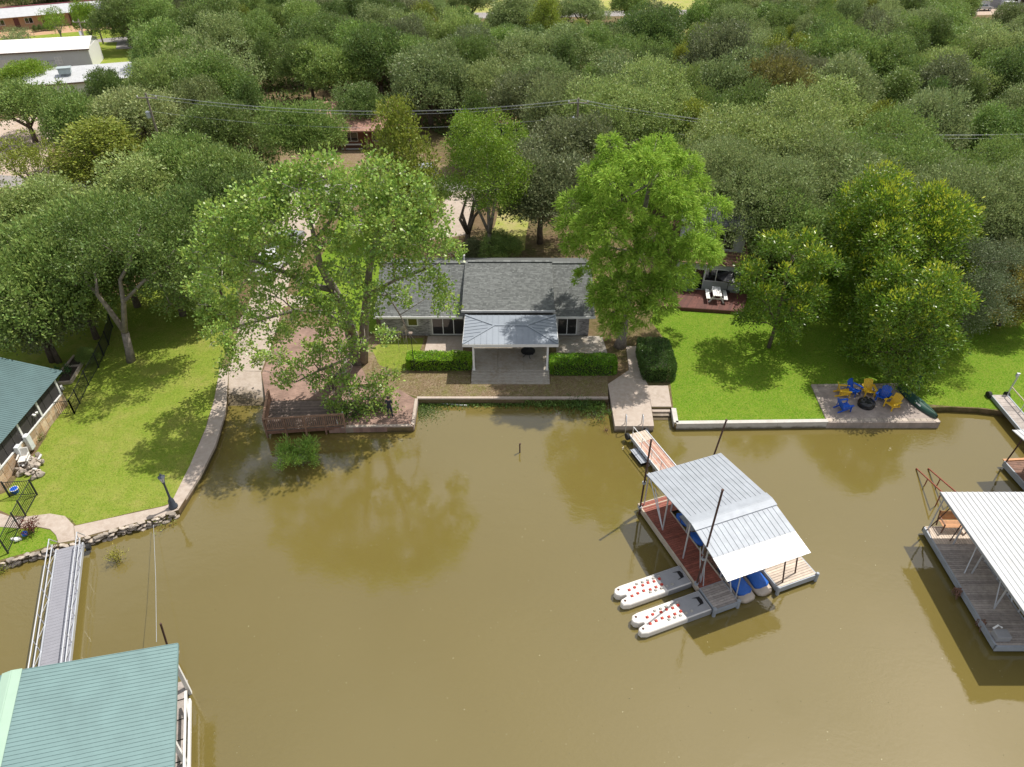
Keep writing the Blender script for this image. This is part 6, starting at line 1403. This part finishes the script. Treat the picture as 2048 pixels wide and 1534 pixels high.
plant_tree('bald_cypress', 'big feathery lime-green bald cypress right of the house', 'tree', O, mb, (C, Dv, Ls, Ws), g, FEATHER, (.30, .455, .06), barkm=BARKG)

# pecans and grey oak on the right lawn, tall tree behind the house
def custom(name, label, px, py, h, R, seed, nl, col, leafL, Wr, dens, lv=11, lean=(0, 0), leafm=LEAFG, barkm=BARK, zlow=.2, trunkpts=None, tip=None, thick=.05, twr=.22):
    g = np.random.default_rng(seed); O = P(px, py); mb = MB(); lob = []
    for i in range(nl):
        s = (i + .5) / nl; z = h * (zlow + (1 - zlow) * s * .95); t = (z / h - zlow) / (1 - zlow); rr_ = R * math.sqrt(max(.03, 1 - (2 * t - .85) ** 2 / 1.4)) * g.uniform(.45, .92); a = i * 2.399 + g.uniform(-.5, .5); lr = R * g.uniform(.24, .36)
        lob.append(((lean[0] * t + rr_ * math.cos(a), lean[1] * t + rr_ * math.sin(a), z), (lr, lr, lr * .75)))
    tr = trunkpts or [V((0, 0, -.1)), V((lean[0] * .1 + .1, lean[1] * .1, h * .2)), V((lean[0] * .4, lean[1] * .4, h * .5)), V((lean[0] * .8, lean[1] * .8, h * .85))]
    nodes = [(tr, [R * thick, R * thick * .8, R * thick * .55, R * .012])]
    for k in range(3):
        a = k * 2.1 + seed; nodes.append(([tr[1], tr[1].lerp(V((R * .5 * math.cos(a), R * .5 * math.sin(a), h * .55)), .5) + V((0, 0, .2)), V((lean[0] * .5 + R * .5 * math.cos(a), lean[1] * .5 + R * .5 * math.sin(a), h * .6))], [R * thick * .7, R * thick * .5, R * .015]))
    limbs(mb, None, nodes, lob, R * .04, g)
    arr = clusters(g, lob, dens * 3.0, lv * 1.2, twr, leafL * .9, Wr * 1.15, up=.2, rmin=.4, lowcut=-.6, outw=.6)
    t = plant_tree(name, label, 'tree', O, mb, arr, g, leafm, col, barkm=barkm)
    if tip:
        up_ = [(V(c) + V((0, 0, r[0] * .35)), (r[0] * .8, r[0] * .8, r[0] * .6)) for c, r in lob if c[2] > h * .42]
        a2 = clusters(g, up_, dens * 1.1, 8, .18, leafL, Wr, up=.5, rmin=.85, lowcut=.15, outw=.8); leaf_obj('lit_tip_leaves', *a2, leafm, tip, t, g)  # yellow leaf tips on upper boughs, sunlit tops brightened into their colour
    OCC.append((O.x, O.y, R)); return t
custom('pecan_tree', 'slim pecan with leaning grey trunk at the middle of the bright lawn', 1537, 695, 9.2, 3.3, 41, 26, (.15, .25, .025), .26, .36, 22, tip=(.43, .50, .04))
custom('pecan_tree', 'largest yellow-green pecan, behind the two others', 1735, 640, 11.0, 5.8, 42, 44, (.16, .26, .025), .26, .36, 20, tip=(.43, .50, .04))
custom('pecan_tree', 'pecan overhanging the stone patio chairs', 1775, 752, 8.6, 3.9, 43, 32, (.15, .25, .025), .26, .36, 22, tip=(.43, .50, .04), zlow=.12)
custom('oak_tree', 'grey-green oak with dark leaning trunk right of the pecans', 1855, 690, 8.0, 3.7, 44, 28, (.15, .19, .09), .14, .5, 34, lv=13, lean=(2.0, .6), leafm=LEAF, zlow=.16, twr=.2)
custom('elm_tree', 'tall slender tree with bright rounded crown rising behind the house ridge', 978, 520, 13.2, 3.9, 45, 26, (.20, .31, .03), .17, .55, 26, leafm=LEAF, zlow=.46, barkm=BARKG, thick=.06)
custom('oak_tree', 'oak with long leaning trunk just left of the tall slender tree', 930, 505, 9.0, 3.2, 46, 14, (.12, .19, .035), .17, .55, 20, lean=(2.4, 3.0), leafm=LEAF, zlow=.55, thick=.09)

# hedges
def hedge(label, px, h, m_col, seed, round_=0., leafL=.11):
    poly = [P(x, y) for x, y in px]; cx = sum((p for p in poly), V()) / len(poly); t = thing('hedge', label, 'hedge', cx); g = np.random.default_rng(seed)
    inner = MB().prism([((p.x - cx.x) * .88, (p.y - cx.y) * .86) for p in poly], 0, h * .86).build('branches', mat('hedge_inside', (.03, .035, .015), .9), t)  # solid dark block filling the hedge behind its leaves
    xs = [p.x - cx.x for p in poly]; ys = [p.y - cx.y for p in poly]; x0, x1, y0, y1 = min(xs), max(xs), min(ys), max(ys)
    n = int(((x1 - x0) * (y1 - y0) + (x1 - x0 + y1 - y0) * 2 * h) * 520)
    q = g.uniform(-1, 1, (n * 3, 3)); ax = g.integers(0, 3, n * 3); q[np.arange(n * 3), ax] = np.sign(q[np.arange(n * 3), ax]) * g.uniform(.9, 1.03, n * 3)
    q[:, 2] = np.abs(q[:, 2]) if True else q[:, 2]
    pp_ = np.abs(q[:, :2]); keep = (np.abs(q[:, 0] * (x1 - x0) / 2) ** 6 / ((x1 - x0) / 2) ** 6 + np.abs(q[:, 1]) ** 6) < 1.25; q = q[keep][:n]
    C = np.stack([(x0 + x1) / 2 + q[:, 0] * (x1 - x0) / 2, (y0 + y1) / 2 + q[:, 1] * (y1 - y0) / 2, q[:, 2] * h * (.97 + .05 * np.sin(q[:, 0] * 9) * np.cos(q[:, 1] * 4))], 1)
    leaf_obj('leaves', C, q * .8 + g.normal(size=q.shape) * .5 + [0, 0, .25], g.uniform(.7, 1.3, len(C)) * leafL, g.uniform(.7, 1.3, len(C)) * leafL * .55, LEAFG, m_col, t, g)
hedge('clipped bright green hedge left of the porch steps', [(815, 742), (943, 742), (943, 722), (818, 722)], 1.0, (.27, .46, .03), 51)
hedge('clipped green hedge right of the porch steps', [(1100, 752), (1230, 752), (1228, 728), (1102, 728)], 1.05, (.19, .37, .025), 52)
hedge('tall dark clipped hedge between the pier path and the bright lawn', [(1285, 765), (1336, 765), (1333, 700), (1282, 700)], 1.25, (.10, .18, .04), 53)

# water plants and small shrubs
def bush(label, pos, R, h, col, seed, n=40, lv=16, leafL=.14, Wr=.3, name='water_shrub', cat='shrub', droop=0, leafm=LEAF, twr=.14):
    g = np.random.default_rng(seed); t = thing(name, label, cat, pos); mb = MB(); lob = []
    for i in range(max(4, n // 6)):
        a = i * 2.4; rr_ = R * math.sqrt(g.random()) * .7; e = V((rr_ * math.cos(a), rr_ * math.sin(a), h * g.uniform(.35, .75))); lob.append((tuple(e), R * g.uniform(.28, .4))); mb.path([(e.x * .2, e.y * .2, -.3), e * .6, e], [.03, .02, .008], 4)
    mb.build('stems', BARK, t); leaf_obj('leaves', *clusters(g, lob, n, lv, twr, leafL, Wr, up=.4 - droop, rmin=.3, lowcut=-.4), leafm, col, t, g); return t
bush('feathery young willow growing out of the water below the deck', P(600, 925, 0), 1.7, 1.7, (.26, .40, .07), 61, 60, 26, .24, .2)
bush('yellow-green water shrub beside the long gangway', P(236, 1122, 0), .6, .75, (.34, .32, .05), 62, 60, 14, .12, .3); bush('small yellow-green water weed at the left edge', P(5, 1143, 0), .3, .3, (.34, .36, .06), 63, 60, 12, .1, .3)
bush('sparse water weed below the lamp post', P(330, 1052, 0), .7, .3, (.28, .30, .06), 64, 12, 5, .12, .4); bush('red-leaved shrub on the small lawn by the iron fence', P(66, 1065), .5, 1.1, (.15, .05, .035), 65, 60, 12, .13, .4, 'red_shrub')
bush('dark bush under the sycamore at the terrace edge', P(700, 840, .1), 1.0, 1.3, (.05, .10, .025), 66, 45, 14, .14, .5, 'shrub'); bush('leafy green bush behind the person on the terrace', P(752, 822), .9, 1.3, (.10, .18, .03), 67, 45, 14, .14, .5, 'shrub')
bush('dark ivy mass at the foot of the sycamore trunk', P(668, 780), 1.0, 2.0, (.035, .085, .03), 68, 50, 14, .16, .6, 'shrub')
bush('leafy water weeds at the left of the concrete pier', P(1195, 838, 0), 1.0, .9, (.13, .22, .04), 69, 45, 14, .14, .3); bush('dark green weeds in the corner of wall and pier', P(1160, 815, 0), 1.1, .8, (.08, .155, .03), 70, 45, 14, .14, .35); bush('brown dead weed at the tip of the concrete pier', P(1213, 862, 0), .3, .3, (.35, .18, .10), 71, 30, 6, .16, .12)
bush('vegetable plants in the raised garden bed', P(128, 750), .8, .8, (.08, .19, .05), 72, 45, 12, .14, .6, 'garden_plant', 'plant'); bush('small white-flowering plant by the flagstone wall', P(80, 880), .35, .4, (.16, .24, .05), 73, 45, 10, .1, .4, 'garden_plant', 'plant')
g = np.random.default_rng(80); n = 9000; s = g.random(n); x = 840 + 370 * s
pts = np.array([tuple(P(a, 801 + abs(g.normal()) * (6 + 10 * (a > 1060) * (a - 1060) / 150), .02)) for a in x]); pts[:, 2] = .02 + g.random(n) * (.12 + .3 * (x > 1050))
wd = leaf_obj('shore_weeds', pts, g.normal(size=(n, 3)) * .6 + [0, 0, .8], g.uniform(.1, .26, n), g.uniform(.03, .1, n), LEAF, (.13, .21, .04), None, g); tag(wd, 'green weeds growing in the water along the retaining wall', 'weeds', None, 'stuff')
n = 2600; pts = np.array([tuple(P(x_, y_, .015)) for x_, y_ in zip(836 + np.abs(g.normal(size=n)) * 22, 803 + np.abs(g.normal(size=n)) * 16)]); wd = leaf_obj('floating_weeds', pts, g.normal(size=(n, 3)) * [1, 1, .12], g.uniform(.05, .14, n), g.uniform(.04, .08, n), LEAF, (.13, .18, .05), None, g); tag(wd, 'floating green weed scraps beside the brick terrace', 'weeds', None, 'stuff')

# grass blades on the lawns, and leaf litter
def blades(name, px, n, col, seed, label, hmin=.018, hmax=.045):
    g = np.random.default_rng(seed); poly = [(P(x, y).x, P(x, y).y) for x, y in px]; xs = [p[0] for p in poly]; ys = [p[1] for p in poly]
    X = g.uniform(min(xs), max(xs), n * 3); Y = g.uniform(min(ys), max(ys), n * 3); inside = np.zeros(n * 3, bool); j = len(poly) - 1
    for i in range(len(poly)):
        xi, yi = poly[i]; xj, yj = poly[j]; c = ((yi > Y) != (yj > Y)) & (X < (xj - xi) * (Y - yi) / (yj - yi + 1e-12) + xi); inside ^= c; j = i
    X, Y = X[inside][:n], Y[inside][:n]; n = len(X); h = g.uniform(hmin, hmax, n)
    o = leaf_obj(name, np.stack([X, Y, GZ + h * .3], 1), g.normal(size=(n, 3)) * [.6, .6, .15] + [0, 0, .55], h * 2.2, h * .55, LEAF, col, None, g); tag(o, label, 'grass', None, 'stuff')
blades('grass', [(441, 737), (428, 800), (412, 855), (380, 930), (345, 1003), (325, 1012), (152, 1050), (100, 1028), (30, 1028), (10, 985), (75, 900), (117, 825), (200, 720), (255, 590), (330, 540), (410, 500), (485, 510), (470, 640)], 110000, (.30, .40, .06), 90, 'short yellow-green mown grass of the left lawn')
blades('grass', [(1341, 768), (1346, 812), (1354, 843), (1652, 840), (1622, 769), (1796, 767), (1850, 808), (1960, 815), (2048, 832), (2048, 540), (1900, 500), (1650, 500), (1500, 600), (1320, 615), (1300, 640), (1338, 690)], 110000, (.17, .34, .018), 91, 'short bright green mown grass of the right lawn')
blades('dry_grass', [(765, 675), (850, 675), (848, 706), (820, 745), (941, 752), (941, 772), (1100, 772), (1102, 755), (1215, 755), (1216, 793), (836, 793), (800, 780), (740, 740)], 26000, (.26, .25, .08), 92, 'patchy dry grass of the yard before the porch')
blades('leaf_litter', [(1180, 645), (1290, 625), (1285, 690), (1250, 740), (1216, 760), (1232, 750), (1212, 700)], 6000, (.30, .19, .11), 93, 'brown leaf litter around the foot of the cypress', .02, .04)

# floating scraps on the lake
g = np.random.default_rng(97); n = 420; pts = np.array([tuple(P(x_, y_, .006)) for x_, y_ in zip(g.uniform(380, 2040, n), g.uniform(830, 1530, n) ** 1.0)])
fl = leaf_obj('floating_leaves', pts, g.normal(size=(n, 3)) * [1, 1, .02], g.uniform(.02, .09, n), g.uniform(.02, .05, n), LEAF, (.45, .42, .25), None, g); tag(fl, 'scattered small leaves and scraps floating on the lake', 'leaves', None, 'stuff')
